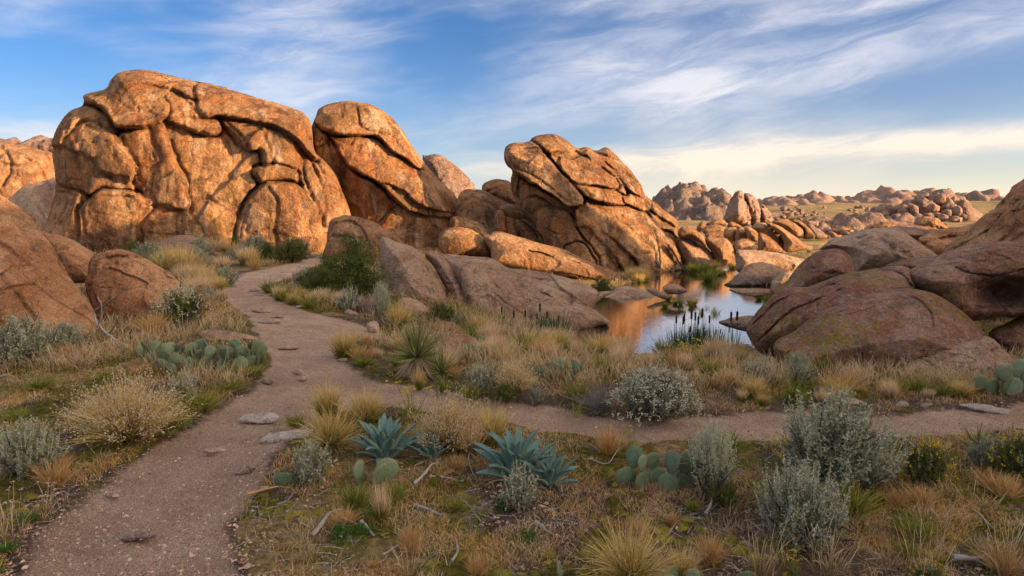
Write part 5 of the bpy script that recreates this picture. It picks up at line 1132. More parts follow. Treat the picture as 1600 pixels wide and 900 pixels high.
# kind, px, py, height px, widen, category, label
PL = [
 ('sage', 30, 568, 84, 1.1, SH, 'large grey-green sagebrush at the left edge in front of the steep rust boulder'),
 ('sage', 104, 552, 56, 1.0, SH, 'smaller grey sagebrush between left sagebrush and dead branch'),
 ('rice', 203, 688, 118, .92, GR, 'big airy golden ricegrass full of pale seeds at the left of the trail'),
 ('sagespike', 45, 742, 92, 1.0, SH, 'straggly grey sagebrush left of the near trail'),
 ('rust', 86, 760, 56, 1.0, GR, 'rusty tuft under the straggly sagebrush left of the near trail'),
 ('green', 262, 672, 44, 1.2, GR, 'green tuft at right foot of the seedy ricegrass'),
 ('sparsegreen', 150, 700, 50, 1.4, GR, 'loose green stems at left foot of the seedy ricegrass'),
 ('smallsage', 290, 625, 46, .9, SH, 'small grey-green shrub behind the seedy ricegrass, right side'),
 ('green', 315, 640, 36, 1.5, GR, 'low green tuft between the seedy ricegrass and the trail'),
 ('creambush', 285, 512, 70, 1.05, SH, 'yellow-topped shrub leaning on the rusty lichen-streaked boulder'),
 ('rust', 240, 522, 44, 1.1, GR, 'rusty tuft left of the yellow-topped shrub'),
 ('rust', 318, 497, 48, .9, GR, 'rusty tuft right of the yellow-topped shrub'),
 ('green', 66, 608, 26, 1.5, GR, 'small green tuft in the mossy flat at left'),
 ('rust', 100, 560, 30, 1.2, GR, 'rusty tuft at foot of the smaller grey sagebrush'),
 ('smallsage', 158, 392, 30, 1.2, SH, 'pale little sagebrush at left foot of the great dome'),
 ('smallsage', 96, 362, 20, 1.2, SH, 'tiny sage at the far left corner of the great dome'),
 ('sage', 104, 374, 20, 1.3, SH, 'tiny sage just right of the one at the dome corner'),
 ('bush', 62, 360, 30, 1.2, SH, 'dark green bush in the gap at the far left of the dome'),
 ('bush', 118, 440, 40, .7, SH, 'dark bush in the black gap between the two left boulders'),
 ('olive', 212, 402, 30, 1.0, SH, 'greenish shrub below the great dome, left one of two'),
 ('sage', 232, 408, 36, 1.0, SH, 'greenish shrub below the great dome, right one of two'),
 ('gold', 258, 428, 44, 1.0, GR, 'pale gold tuft above the rusty boulder, left one'),
 ('gold', 286, 425, 44, 1.0, GR, 'pale gold tuft above the rusty boulder, right one'),
 ('sage', 398, 402, 40, 1.0, SH, 'grey sage at foot of the great dome, right of the ledge'),
 ('bush', 372, 398, 26, 1.2, SH, 'dark green bush at foot of the dome beside the ledge'),
 ('bush', 420, 404, 24, 1.5, SH, 'low dark green bush between the two grey sages of the dome foot'),
 ('olive', 455, 410, 44, 1.1, SH, 'olive shrub beside the top of the trail'),
 ('sage', 468, 404, 36, .9, SH, 'grey sage behind the olive shrub at the top of the trail'),
 ('sage', 352, 446, 34, 1.1, SH, 'pale sage among gold tufts left of the upper trail'),
 ('bush', 552, 462, 84, .95, SH, 'big dense dark green bush beside the upper trail'),
 ('bush', 506, 462, 56, .9, SH, 'lower left lobe of dark bush beside the upper trail'),
 ('creambush', 478, 452, 36, 1.0, SH, 'green shrub at the left end of the dark bush'),
 ('smallsage', 545, 486, 40, .9, SH, 'pale sage in front of the dark bush'),
 ('twiggy', 568, 488, 32, 1.0, SH, 'grey leafless shrub next to the feathery pale green one'),
 ('feather', 596, 504, 62, .7, SH, 'feathery pale green shrub left of the yucca'),
 ('gold', 624, 512, 44, .9, GR, 'yellow-green tuft between feathery shrub and yucca'),
 ('gold', 536, 556, 48, .85, GR, 'bright yellow tuft alone on the right edge of the trail'),
 ('rust', 563, 562, 28, 1.3, GR, 'low rusty tuft right of the lone yellow tuft'),
 ('green', 570, 572, 18, 1.6, GR, 'low green tuft under the low rusty tuft'),
 ('green', 610, 492, 26, 1.0, GR, 'green tuft behind the feathery shrub'),
 ('olive', 690, 505, 36, 1.2, SH, 'olive bush above the tan stones behind the yucca'),
 ('sage', 722, 514, 30, 1.0, SH, 'grey sage right of the olive bush behind the yucca'),
 ('sage', 738, 560, 28, 1.3, SH, 'low dome of grey sage right of the yucca'),
 ('smallsage', 752, 612, 52, .95, SH, 'grey sage across the trail from the agaves'),
 ('rice', 806, 612, 58, .75, GR, 'pale seedy grass next to the grey sage across the trail'),
 ('olive', 790, 626, 34, 1.1, SH, 'olive shrub under the pale seedy grass'),
 ('sage', 838, 630, 28, 1.0, SH, 'small grey shrub on the far trail edge'),
 ('green', 735, 620, 24, 1.4, GR, 'green tuft at far trail edge below the grey sage'),
 ('gold', 655, 608, 36, .6, GR, 'narrow gold tuft in front of the yucca'),
 ('green', 693, 612, 26, .9, GR, 'green tuft at the trail edge right of the yucca'),
 ('green', 945, 585, 36, 1.0, GR, 'green tuft behind the white-flowered shrub'),
 ('twiggy', 935, 640, 52, 1.1, SH, 'grey bare-twigged shrub left of the white-flowered shrub'),
 ('green', 905, 625, 34, 1.3, GR, 'dark green tuft left of the bare-twigged shrub'),
 ('rabbit', 1022, 652, 96, 1.0, SH, 'large dome-shaped shrub covered with cream flower heads'),
 ('sparsegreen', 900, 650, 50, .8, GR, 'wispy green stems at the trail edge below the bare shrub'),
 ('smallsage', 1186, 598, 40, 1.0, SH, 'silvery sage left of the bigger sage by the red boulder'),
 ('feather', 1246, 606, 58, 1.0, SH, 'feathery sage in front of the big red boulder'),
 ('olive', 1288, 596, 42, .9, SH, 'green shrub at right of the feathery sage by the red boulder'),
 ('gold', 1178, 622, 40, 1.0, GR, 'gold-green tuft right of the cream-flowered shrub'),
 ('green', 1240, 630, 44, .7, GR, 'upright green tuft in front of the feathery sage'),
 ('straw', 1388, 624, 38, .7, GR, 'straw tuft left of the grey stone at the far trail'),
 ('rust', 1320, 612, 40, 1.3, GR, 'rusty grass along the foot of the big red boulder'),
 ('green', 1470, 620, 26, 1.0, GR, 'small green tuft in front of the pale grey wedge rock'),
 ('rust', 1530, 612, 30, 1.3, GR, 'rusty tuft between the small cactus and the edge cactus'),
 ('olive', 1540, 500, 30, 1.2, SH, 'green growth in the dark hollow under the huge boulder'),
 ('gold', 512, 650, 62, .8, GR, 'green-gold tuft highest in the group beside the white stone'),
 ('bignold', 518, 705, 92, .8, GR, 'tall gold tuft just left of the large agave'),
 ('gold', 572, 662, 62, .95, GR, 'broad tawny tuft behind the large agave'),
 ('green', 462, 668, 26, 1.2, GR, 'short green tuft behind the white stone'),
 ('rice', 700, 706, 108, .72, GR, 'pale gold seedy grass between the two agave groups'),
 ('gold', 768, 700, 84, .7, GR, 'upright green-gold tuft directly behind the right agaves'),
 ('straw', 735, 712, 66, .7, GR, 'straw tuft between seedy grass and right agaves'),
 ('yellowflower', 642, 652, 60, 1.1, 'flower', 'yellow-flowered stems standing on the trail verge above the agaves'),
 ('yellowflower', 985, 702, 44, .6, 'flower', 'clump of yellow flowers behind the foreground cactus'),
 ('rust', 952, 712, 64, .8, GR, 'round rusty tuft left of the clump of yellow flowers'),
 ('smallsage', 488, 756, 78, .75, SH, 'small pale shrub with cactus pads on both sides'),
 ('smallsage', 812, 794, 74, .8, SH, 'small pale shrub in front of the right agaves'),
 ('green', 556, 800, 60, .7, GR, 'green tuft below the agaves, beside bleached sticks'),
 ('straw', 598, 815, 70, .5, GR, 'thin straw stems right of the green tuft below the agaves'),
 ('green', 612, 790, 46, 1.0, GR, 'low green tuft below the large agave'),
 ('weed', 540, 840, 34, 1.0, 'weed', 'green leafy weed between bleached sticks'),
 ('weed', 790, 795, 26, 1.0, 'weed', 'green leafy weed left of the pale shrub by the agaves'),
 ('weed', 820, 848, 32, 1.0, 'weed', 'broad-leaved weed below the pale shrub by the agaves'),
 ('weed', 572, 836, 26, 1.0, 'weed', 'green leafy weed just right of the bleached sticks'),
 ('bignold', 985, 915, 128, .8, GR, 'large golden tuft at the bottom edge of the view'),
 ('gold', 1065, 905, 60, .9, GR, 'short golden tuft right of the large one at the bottom'),
 ('feather', 1112, 775, 124, .8, SH, 'loose sagebrush with tall pale spikes, left of the biggest one'),
 ('sagespike', 1305, 755, 150, 1.15, SH, 'biggest sagebrush, silvery with pale flower spikes, over the far trail'),
 ('sagespike', 1250, 850, 140, .95, SH, 'sagebrush with upright pale spikes in front of the biggest one'),
 ('yellowflower', 1218, 760, 90, .5, 'flower', 'yellow-flowered stems at the left of the biggest sagebrush'),
 ('yellowbush', 1442, 755, 84, .8, SH, 'dark shrub with yellow flowers right of the biggest sagebrush'),
 ('smallyucca', 1528, 705, 52, .9, 'yucca', 'small spiky yucca between the yellow-flowered shrubs'),
 ('yellowbush', 1592, 750, 86, .8, SH, 'yellow-flowered shrub cut by the right edge'),
 ('sage', 1540, 728, 52, 1.0, SH, 'grey sage under the small spiky yucca'),
 ('rust', 1555, 770, 44, 1.4, GR, 'rusty tuft below the shrubs at right'),
 ('rust', 1440, 790, 40, 1.3, GR, 'rusty tuft below the dark yellow-flowered shrub'),
 ('olive', 1130, 790, 50, .9, SH, 'dark lower growth under the loose sagebrush'),
 ('sparse', 1190, 905, 160, .5, GR, 'long thin arching dry stems at bottom centre right'),
 ('sparse', 1290, 900, 150, .6, GR, 'long pale grass stems crossing below the front sagebrush'),
 ('sparse', 1440, 905, 160, .6, GR, 'tall sparse dry stems at bottom right'),
 ('sparse', 1570, 900, 170, .6, GR, 'tall sparse dry stems in the bottom right corner'),
 ('yellowflower', 1240, 900, 50, .9, 'flower', 'yellow flowers at bottom right of the golden tuft'),
 ('yellowbush', 1450, 918, 44, 1.3, SH, 'low yellow-flowered shrub at the bottom edge'),
 ('sparse', 640, 905, 110, .5, GR, 'thin pinkish stems at the bottom edge centre'),
 ('sparse', 480, 880, 90, .5, GR, 'few dry stems on the gravel right of the near trail'),
 ('rust', 745, 900, 44, .9, GR, 'rusty small tuft at bottom centre'),
 ('rust', 1110, 880, 60, .9, GR, 'fine rusty tuft right of the large golden tuft'),
 ('sparse', 850, 760, 60, .5, GR, 'dry stems right of the right agaves'),
 ('yarrow', 78, 805, 70, .7, 'flower', 'cream flat-topped flowers on thin stems left of the near trail'),
 ('yarrow', 20, 830, 80, .8, 'flower', 'cream flat-topped flowers at the left edge'),
 ('sparse', 14, 850, 120, .6, GR, 'dry stalks at the lower left edge'),
 ('lush', 45, 815, 26, 1.2, GR, 'vivid green tuft left of the near trail'),
 ('lush', 8, 862, 24, 1.2, GR, 'vivid green tuft at the lower left edge'),
 ('lush', 138, 660, 12, 3.0, 'weed', 'flat vivid green patch left of the seedy ricegrass'),
 ('lush', 365, 512, 10, 4.0, 'weed', 'vivid green mat on the pinkish slab by the trail'),
 ('green', 398, 585, 16, 2.0, GR, 'green tuft at the trail edge below the cactus patch'),
 ('sparsegreen', 250, 640, 44, 1.0, GR, 'thin green stems above the ricegrass'),
 ('green', 360, 610, 22, 1.8, GR, 'yellow-green grass fringing the trail under the cactus'),
 ('bush', 940, 456, 24, 1.0, SH, 'green bush on the slab ledge near the whaleback tip'),
 ('bush', 905, 474, 20, 1.1, SH, 'green bush on the shaded slab, nearer the cattails'),
 ('bush', 840, 480, 10, 1.1, SH, 'tiny green bush in a seam of the shaded slab') if False else ('green', 880, 548, 26, 1.0, GR, 'green tuft on the mud at the left end of the pond'),
 ('lush', 1035, 462, 14, 1.4, GR, 'vivid green tuft by the small wet boulder'),
 ('yellowflower', 1075, 575, 46, 1.4, 'flower', 'yellow flowers at the foot of the cattails'),
 ('olive', 1050, 570, 30, 1.0, SH, 'dark green shrub on the near pond bank'),
 ('rust', 1140, 560, 36, 1.6, GR, 'rusty-green grass between cattails and red boulder'),
 ('weed', 835, 590, 20, 1.0, 'weed', 'green broadleaf on the near bank left'),
 ('lush', 790, 545, 26, .9, GR, 'vivid green tuft below the dry reeds'),
]
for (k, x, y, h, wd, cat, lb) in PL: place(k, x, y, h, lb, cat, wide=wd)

# tufts one cannot tell apart, set out in swathes
LM = [('the skirted yucca', 652, 560), ('the cream-flowered shrub', 1022, 610), ('the tallest agave', 806, 710), ('the large agave', 602, 690), ('the biggest sagebrush', 1305, 700), ('the seedy ricegrass', 203, 640), ('the cactus patch', 312, 550),
      ('the white stone', 448, 676), ('the big dark bush', 552, 430), ('the rusty lichen-streaked boulder', 210, 450), ('the dome ledge', 300, 385), ('the foreground cactus', 1015, 740), ('the large bottom tuft', 985, 860), ('the pale wedge rock', 1480, 570),
      ('the front red boulder', 1330, 540), ('the cattail stand', 1090, 530), ('the bleached reeds', 835, 525), ('the flat-topped right shrubs', 1442, 720), ('the small spiky yucca', 1528, 685), ('the bottom right branch', 1545, 882), ('the small pale shrub', 488, 730),
      ('the olive bush', 690, 490), ('the front sagebrush', 1250, 790), ('the lone yellow tuft', 536, 535), ('the left sagebrush', 30, 535), ('the straggly sagebrush', 45, 700), ('the green weed', 540, 825), ('the grey-topped olive shrub', 458, 392), ('the far bare shrub', 935, 615), ('the reddish rock pile', 1450, 325), ('the twin spires', 1165, 330)]
KW = dict(gold='golden', straw='straw-coloured', rust='rusty', green='green', sparse='sparse dry', sparsegreen='wispy green', sage='sage-grey', reeds='green', dryreed='dry', deadreed='bleached', bush='dark', olive='olive')
USED = set()
def auto_label(k, x, y, h, hr, what):
    n, lx, ly = min(LM, key=lambda m: (m[1]-x)**2+((m[2]-y)*1.6)**2); dx, dy = x-lx, (y-ly)*1.4; dist = math.hypot(dx, dy)
    hz = 'right' if dx > 0 else 'left'; vt = 'below' if dy > 0 else 'beyond'
    w = (hz+' of') if abs(dx) > 2.2*abs(dy) else vt if abs(dy) > 2.2*abs(dx) else vt+' and '+hz+' of'
    sz = 'tall' if h > hr[0]+.66*(hr[1]-hr[0]) else 'low' if h < hr[0]+.33*(hr[1]-hr[0]) else 'middling'
    t = '%s %s %s %s %s %s' % (sz, KW.get(k, ''), what, 'close' if dist < 35 else 'off' if dist < 80 else 'well', w, n)
    if t in USED:
        m2 = sorted(LM, key=lambda m: (m[1]-x)**2+((m[2]-y)*1.6)**2)
        for m in m2[1:9]:
            t2 = t+' towards '+m[0].replace('the ', '')
            if t2 not in USED and len(t2.split()) <= 16: t = t2; break
    USED.add(t); return t
def swathe(poly, n, kinds, hr, label, group, cat=GR, z=None, wide=(.8, 1.2), name=None):
    P = np.array(poly, float); c = 0; tries = 0
    while c < n and tries < 4000:
        tries += 1; x = rng.uniform(P[:, 0].min(), P[:, 0].max()); y = rng.uniform(P[:, 1].min(), P[:, 1].max())
        if sdf(np.array([[x, y]]), P)[0] < 0: continue
        if z is None:
            g = gp(x, y)
            if sdf(g[None, :2], path_xy)[0] > -.06: continue
            if sdf(g[None, :2], pond_xy)[0] > 0: continue
        k = kinds[rng.integers(len(kinds))]; hh = rng.uniform(*hr); place(k, x, y, hh, auto_label(k, x, y, hh, hr, 'clump of reeds' if cat == 'reeds' else 'bush' if cat == SH else 'tuft'), cat, group, wide=rng.uniform(*wide), z=z, name=name); c += 1
swathe([(225, 400), (300, 395), (480, 408), (400, 425), (345, 445), (350, 490), (300, 480), (250, 430)], 36, ['gold', 'straw', 'rust', 'straw', 'sage'], (22, 36), 'golden tuft in the grassy slope between the great dome and the trail', 'tufts on the slope left of the upper trail')
swathe([(415, 452), (470, 466), (560, 474), (570, 492), (500, 486), (430, 474), (415, 462)], 16, ['gold', 'straw', 'green'], (16, 28), 'gold and green tuft in the verge under the dark bush', 'tufts in the verge under the dark bush')
swathe([(570, 540), (720, 560), (760, 590), (700, 600), (600, 582), (560, 560)], 16, ['rust', 'straw', 'green', 'sparse'], (18, 32), 'low tuft in the grass round the yucca', 'tufts round the yucca')
swathe([(740, 500), (900, 540), (1000, 555), (1180, 560), (1180, 600), (1120, 610), (960, 570), (850, 600), (760, 580), (720, 540)], 56, ['straw', 'gold', 'straw', 'rust', 'straw', 'green'], (26, 44), 'straw-coloured tuft in the meadow on the near pond bank', 'tufts in the meadow on the near pond bank', wide=(.7, 1.1))
swathe([(1110, 590), (1250, 610), (1400, 610), (1560, 600), (1590, 626), (1400, 632), (1220, 638), (1120, 640), (1100, 620)], 26, ['straw', 'green', 'rust', 'gold', 'sparsegreen'], (16, 34), 'small tuft on the grassy strip below the red boulder', 'tufts on the strip below the red boulder')
swathe([(440, 680), (900, 690), (1180, 700), (1200, 800), (900, 880), (640, 890), (430, 800)], 24, ['sparse', 'rust', 'sparsegreen', 'green'], (20, 46), 'sparse little tuft on the mossy gravel of the foreground', 'sparse tufts in the foreground')
swathe([(1130, 780), (1600, 760), (1600, 900), (1080, 900)], 34, ['sparse', 'rust', 'sparsegreen', 'sparse', 'green', 'sparse'], (30, 70), 'thin reddish tuft on the mossy ground at lower right', 'thin tufts at lower right')
swathe([(0, 600), (150, 600), (260, 650), (180, 720), (60, 820), (0, 860)], 18, ['rust', 'sparsegreen', 'sparse', 'green'], (16, 36), 'thin tuft in the moss at left', 'thin tufts in the moss at left')
swathe([(120, 520), (330, 560), (390, 600), (330, 630), (180, 600), (60, 560)], 14, ['rust', 'green', 'sparse'], (12, 24), 'thin tuft round the cactus patch', 'thin tufts round the cactus patch')
swathe([(985, 436), (1020, 438), (1050, 452), (1010, 448)], 9, ['gold'], (16, 26), 'sunlit golden tuft at the far pond edge under the layered peak', 'sunlit tufts at the far pond edge')
swathe([(1080, 425), (1150, 418), (1140, 440), (1090, 445)], 8, ['green', 'gold'], (12, 22), 'green-gold tuft in the grassy bay of the pond', 'tufts in the grassy bay', z=WATER_Z)
swathe([(1025, 466), (1085, 462), (1090, 482), (1035, 484)], 8, ['green', 'gold'], (9, 14), 'short water grass between whaleback tip and open water', 'water grass in the pond', z=WATER_Z)
swathe([(1088, 484), (1135, 480), (1138, 492), (1095, 496)], 8, ['sparsegreen'], (12, 18), 'thin emergent grass in mid pond', 'emergent grass in mid pond', z=WATER_Z)
swathe([(1180, 462), (1215, 458), (1210, 472), (1180, 474)], 8, ['green'], (10, 15), 'dark water grass beside the long rounded slab', 'water grass by the slab', z=WATER_Z)
swathe([(1240, 385), (1300, 378), (1310, 390), (1250, 396)], 8, ['straw'], (6, 10), 'pale tuft in the dry meadow beyond the boulders', 'tufts in the dry meadow beyond the boulders')
swathe([(1220, 345), (1390, 338), (1400, 352), (1240, 358)], 26, ['bush'], (5, 9), 'dark bush on the plain beyond the boulders', 'dark bushes on the plain', cat=SH, wide=(1.5, 2.6))
swathe([(1200, 322), (1420, 318), (1430, 332), (1210, 338)], 24, ['olive'], (2.5, 5), 'speck of scrub on the far grassy rise', 'scrub on the far rise', cat=SH, wide=(1.2, 2.0))

# ------------------------------------------------------------------ agaves
def agave_leaf_mesh(w=.26, curve=.18, cup=.35):
    n = 12; t = np.linspace(0, 1, n); wid = w*.5*np.clip((.55+1.1*t-.35*t*t)*(1-t**3.2), .004, None)*1.0; wid[0] = w*.28
    V = []; prof_ = [(-1, .0), (-.55, -.5), (0, -.72), (.55, -.5), (1, .0), (.5, -.28), (0, -.42), (-.5, -.28)]
    for i in range(n):
        z = t[i]; y = curve*sin(pi*t[i]*.9)*.6-.10*t[i]**3
        for (a, b) in prof_: V.append((a*wid[i], y+b*wid[i]*cup*2-0.0+(0.05*(1-t[i])*(b < -.45)*-1), z))
    V.append((0, curve*sin(pi*.9)*.6-.10-.004, 1.045)); k = 8
    F = [(i*k+j, i*k+(j+1) % k, (i+1)*k+(j+1) % k, (i+1)*k+j) for i in range(n-1) for j in range(k)]
    e = len(V)-1; F3 = [((n-1)*k+j, (n-1)*k+(j+1) % k, e) for j in range(k)]
    al = np.append(np.repeat(t, k), 1); 
    return mesh_np('leaf', V, [np.array(F), np.array(F3)], M['agave'], True, dict(tint=np.clip(.15+.75*(1-al)**1.5+.15*np.append(np.tile([1, .6, .2, .6, 1, .4, .2, .4], n), 0), 0, 1), along=al))
ALM = [agave_leaf_mesh(.26, .16), agave_leaf_mesh(.23, .24), agave_leaf_mesh(.30, .10)]
ALD = ALM[1].copy(); ALD.materials[0] = M['deadleaf']
from mathutils import Matrix
def agave(px, py, hpx, label, n=26, wide=1.0):
    p = gp(px, py); h = hpx*p[1]/FPX; root = empty('agave', (p[0], p[1], p[2]-.02), rng.uniform(0, 6.28), h, label, 'agave')
    for i in range(n):
        u = i/(n-1); el = radians(84-66*u**.9+rng.uniform(-5, 5)); az = i*2.39996+rng.uniform(-.15, .15); L = (.80+.28*sin(pi*min(1, u*1.1)))*rng.uniform(.86, 1.08)*wide
        o = link('leaf', ALM[i % 3], root, (0.05*cos(az)*u, 0.05*sin(az)*u, .04+.03*(1-u)), None, (L*.92, L, L))
        d = Vector((cos(az)*cos(el), sin(az)*cos(el), sin(el))); upv = Vector((-cos(az)*sin(el), -sin(az)*sin(el), cos(el)))
        from mathutils import Matrix
        # leaf runs along its own z; its hollow face (+y) looks up and inward
        x = upv.cross(d).normalized(); m = Matrix((x, upv, d)).transposed(); o.rotation_euler = (m @ Matrix.Rotation(rng.uniform(-.2, .2), 3, 'Z')).to_euler()
    for i in range(6):
        az = rng.uniform(0, 6.28); el = radians(rng.uniform(2, 14)); L = rng.uniform(.5, .75)
        o = link('dead_leaf', ALD, root, (.05*cos(az), .05*sin(az), .03), None, (L*.55, L*.6, L)); d = Vector((cos(az)*cos(el), sin(az)*cos(el), sin(el))); upv = Vector((-cos(az)*sin(el), -sin(az)*sin(el), cos(el)))
        o.rotation_euler = (Matrix((upv.cross(d).normalized(), upv, d)).transposed() @ Matrix.Rotation(rng.uniform(-.6, .6), 3, 'Z')).to_euler()
    return root
agave(602, 716, 68, 'large blue-green agave, leftmost and widest of the four', 28, 1.08)
agave(676, 716, 58, 'agave with a cactus pad in front, second from left', 22, .95)
agave(806, 746, 90, 'tallest agave, left one of the right-hand pair', 30, .95)
agave(858, 758, 66, 'smaller agave right of the tallest one', 22, .95)

# ------------------------------------------------------------------ prickly pears
def pad_mesh(r1=.44, th=.085):
    U, Fq, Ft = sphere_unit(20, 13); x, y, z = U.T
    # egg outline on z 0..1, flattened in y
    w = r1*(1+.20*z); V = np.stack([x*w, y*th*(1.0+.1*z), .5+.5*z], -1)
    V[:, 0] *= 1-.25*np.clip(-z, 0, 1)**2; V[:, 1] += .03*V[:, 0]**2
    return mesh_np('pad', V, [Fq, Ft], M['pad'], True)
PADS = [pad_mesh(.44), pad_mesh(.50), pad_mesh(.38)]
def spine_mesh():
    g = Geo(); n = 70; a = rnd(n, -.9, pi+.9); P = np.stack([np.cos(a)*.46, rnd(n, -.05, .05), .5+.5*np.sin(a)], -1); D = np.stack([np.cos(a), rnd(n, -.8, .8), np.sin(a)], -1)
    g.blades(P, D, rnd(n, .05, .12), .020, 0, 1); m = 60; xx = rnd(m, -.3, .3); zz = rnd(m, .15, .85); sg = np.where(rnd(m) < .5, -1, 1); g.blades(np.stack([xx, sg*.075, zz], -1), np.stack([.4*rng.normal(size=m), sg, .4*rng.normal(size=m)], -1), rnd(m, .04, .09), .018, 0, 1)
    return g.mesh('spines', 'thorn')
SPN = spine_mesh()
from mathutils import Matrix
def pad(root, base, d, face, L):
    d = Vector(d).normalized(); f = Vector(face); f = (f-d*f.dot(d)).normalized(); x = f.cross(d).normalized(); m = Matrix((x, f, d)).transposed()
    o = link('pad', PADS[rng.integers(3)], root, tuple(base), m.to_euler(), L); link('spines', SPN, o)['kind'] = 'stuff'; 
    return m, L
def cactus(px, py, padpx, label, spots, levels=2, seed=1):
    """spots: pixel offsets of the ground pads"""
    global rng
    p = gp(px, py); L0 = padpx*p[1]/FPX; root = empty('prickly_pear', (p[0], p[1], p[2]), 0, 1, label, 'cactus'); loc = random.Random(seed)
    for (sx, sy, lean, yaw) in spots:
        q = gp(px+sx, py+sy); b = Vector((q[0]-p[0], q[1]-p[1], q[2]-p[2]-.02))
        d = Vector((sin(radians(lean)), loc.uniform(-.35, .2), cos(radians(lean)))); face = Vector((sin(radians(yaw)), -cos(radians(yaw)), 0)); L = L0*loc.uniform(.85, 1.1)
        m, L = pad(root, b, d, face, L); stack = [(b, m, L, 1)]
        while stack:
            b0, m0, L1, lv = stack.pop()
            if lv >= levels: continue
            for k in range(loc.choice([1, 2, 2]) if lv == 1 else loc.choice([0, 1, 1])):
                a = loc.uniform(-1.0, 1.0); bp = b0+m0 @ Vector((sin(a)*.44*L1, 0, (.5+.47*cos(a))*L1)); dd = (m0 @ Vector((sin(a*.9), loc.uniform(-.25, .25), cos(a*.9)))); dd.z = abs(dd.z)*.8+.25
                fy = radians(yaw+loc.uniform(-55, 55)); L2 = L1*loc.uniform(.8, 1.0); m2, _ = pad(root, bp, dd, Vector((sin(fy), -cos(fy), 0)), L2); stack.append((bp, m2, L2, lv+1))
    return root
sp_ = [(x, y, random.uniform(-35, 35), random.uniform(-50, 50)) for x, y in [(-85, -4), (-68, -8), (-60, 4), (-45, -6), (-38, 6), (-22, -8), (-14, 4), (-2, -6), (6, 6), (18, -8), (26, 4), (38, -4), (48, 6), (58, -8), (66, 2), (78, -6), (88, -4)]]
cactus(312, 576, 24, 'wide patch of many blue-green prickly pear pads left of the trail', sp_+[(x+9, y-5, -l, f+40) for (x, y, l, f) in sp_[::2]], 2, 4)
cactus(1015, 764, 37, 'prickly pear with round upright pads, foreground centre right', [(-34, -6, -12, 5), (-10, 0, -5, 40), (10, -8, 8, 10), (34, 0, 22, 50), (22, 4, 18, -10), (46, -2, 30, 5)], 2, 8)
cactus(448, 758, 30, 'single prickly pear pad at left of the small pale shrub', [(0, 0, -15, 0)], 1, 3)
cactus(570, 752, 38, 'prickly pear with edge-on pads in front of the large agave', [(-8, 0, -3, 70), (14, 4, 25, 55), (34, -2, 3, 8)], 1, 5)
cactus(660, 712, 36, 'lone prickly pear pad in front of the second agave', [(0, 0, 8, 10)], 1, 6)
cactus(1555, 616, 34, 'dark green prickly pear at right edge before the shaded rocks', [(0, 0, -25, 10), (14, 0, 5, 30), (24, 2, 12, -20), (38, -2, 5, 20), (50, 0, 20, 0)], 2, 7)
cactus(1488, 616, 22, 'small prickly pear in front of the pale grey wedge rock', [(0, 0, -10, 10), (14, 0, 10, 20)], 1, 9)
cactus(872, 592, 19, 'small bluish prickly pear on the near bank, left of the cream shrub', [(-14, 0, -20, 10), (-4, 0, 0, 30), (8, 0, 15, 0), (16, 2, 25, -30)], 2, 10)
cactus(752, 548, 14, 'tiny prickly pear beside the low dome of grey sage', [(0, 0, -10, 10), (8, 0, 12, 0)], 2, 11)
cactus(1080, 912, 40, 'dark prickly pear pads at the bottom edge', [(-34, 0, -10, 10), (0, 2, 5, 0), (78, 0, 10, 10)], 1, 12)
cactus(880, 905, 38, 'pale narrow cactus pad edge-on at the bottom edge', [(0, 0, -15, 82)], 1, 13)

# ------------------------------------------------------------------ yuccas
place('yucca', 652, 590, 88, 'spiky yucca with a skirt of dead leaves right of the trail', 'yucca', wide=.72)
place('smallyucca', 690, 588, 58, 'smaller dark yucca at the right side of the skirted yucca', 'yucca', wide=.8)

# ------------------------------------------------------------------ cattails
def cattail_var():
    for _ in range(3):
        g = Geo(); t = np.linspace(0, 1, 5)[:, None]; bend = np.array([[rng.normal()*.04, rng.normal()*.04, 0]]); pts = np.array([[0, 0, -.1]])+t*[0, 0, 1.05]+bend*t*t; g.tube(pts, .010, .007, 5, .5)
        g.tube([pts[-1], pts[-1]+[0, 0, .07]], .005, .002, 4, .5)
        h = Geo(); a, b = pts[-1]-[0, 0, .20], pts[-1]-[0, 0, .01]; h.tube([a-[0, 0, .008], a, a+[0, 0, .02], b-[0, 0, .02], b, b+[0, 0, .008]], .026, .026, 8, .5)
        l = Geo(); n = 5; l.blades(disc(n, .03)-[0, 0, .1], cone_dirs(n, 9), rnd(n, .6, 1.0), .028, rnd(n, 0, .1), 4, taper=.9)
        var('cattail', [('stalk', g.mesh('stalk', 'reed')), ('flower_spike', h.mesh('flower_spike', 'cattail', True)), ('leaves', l.mesh('leaves', 'reed'))])
cattail_var()
def ct(px, py, h, label, group): place('cattail', px, py, h, label, 'cattail', group, z=WATER_Z if py < 553 else None)
def ordn(i, n): return 'leftmost' if i == 0 else 'rightmost' if i == n-1 else ['', 'second', 'third', 'fourth', 'fifth', 'sixth'][i]+' from left' if i < n/2 else ['', 'second', 'third', 'fourth', 'fifth', 'sixth'][n-1-i]+' from right'
def stand(L, where, group):
    L = sorted(L)
    for i, (x, y, h) in enumerate(L): ct(x, y, h, '%s brown-headed cattail %s' % (ordn(i, len(L)), where), group)
stand([(1056, 545, 50), (1064, 548, 54), (1070, 544, 52), (1079, 548, 62), (1085, 544, 56), (1087, 549, 54), (1098, 543, 60), (1109, 546, 52), (1114, 549, 34), (1124, 547, 32), (1075, 550, 40), (1092, 550, 36)], 'in the stand at the near shore of the open water', 'cattails in the mid-pond stand')
stand([(1145, 548, 60), (1151, 550, 62), (1138, 548, 36)], 'next to the foot of the long slab', 'cattails beside the long slab')
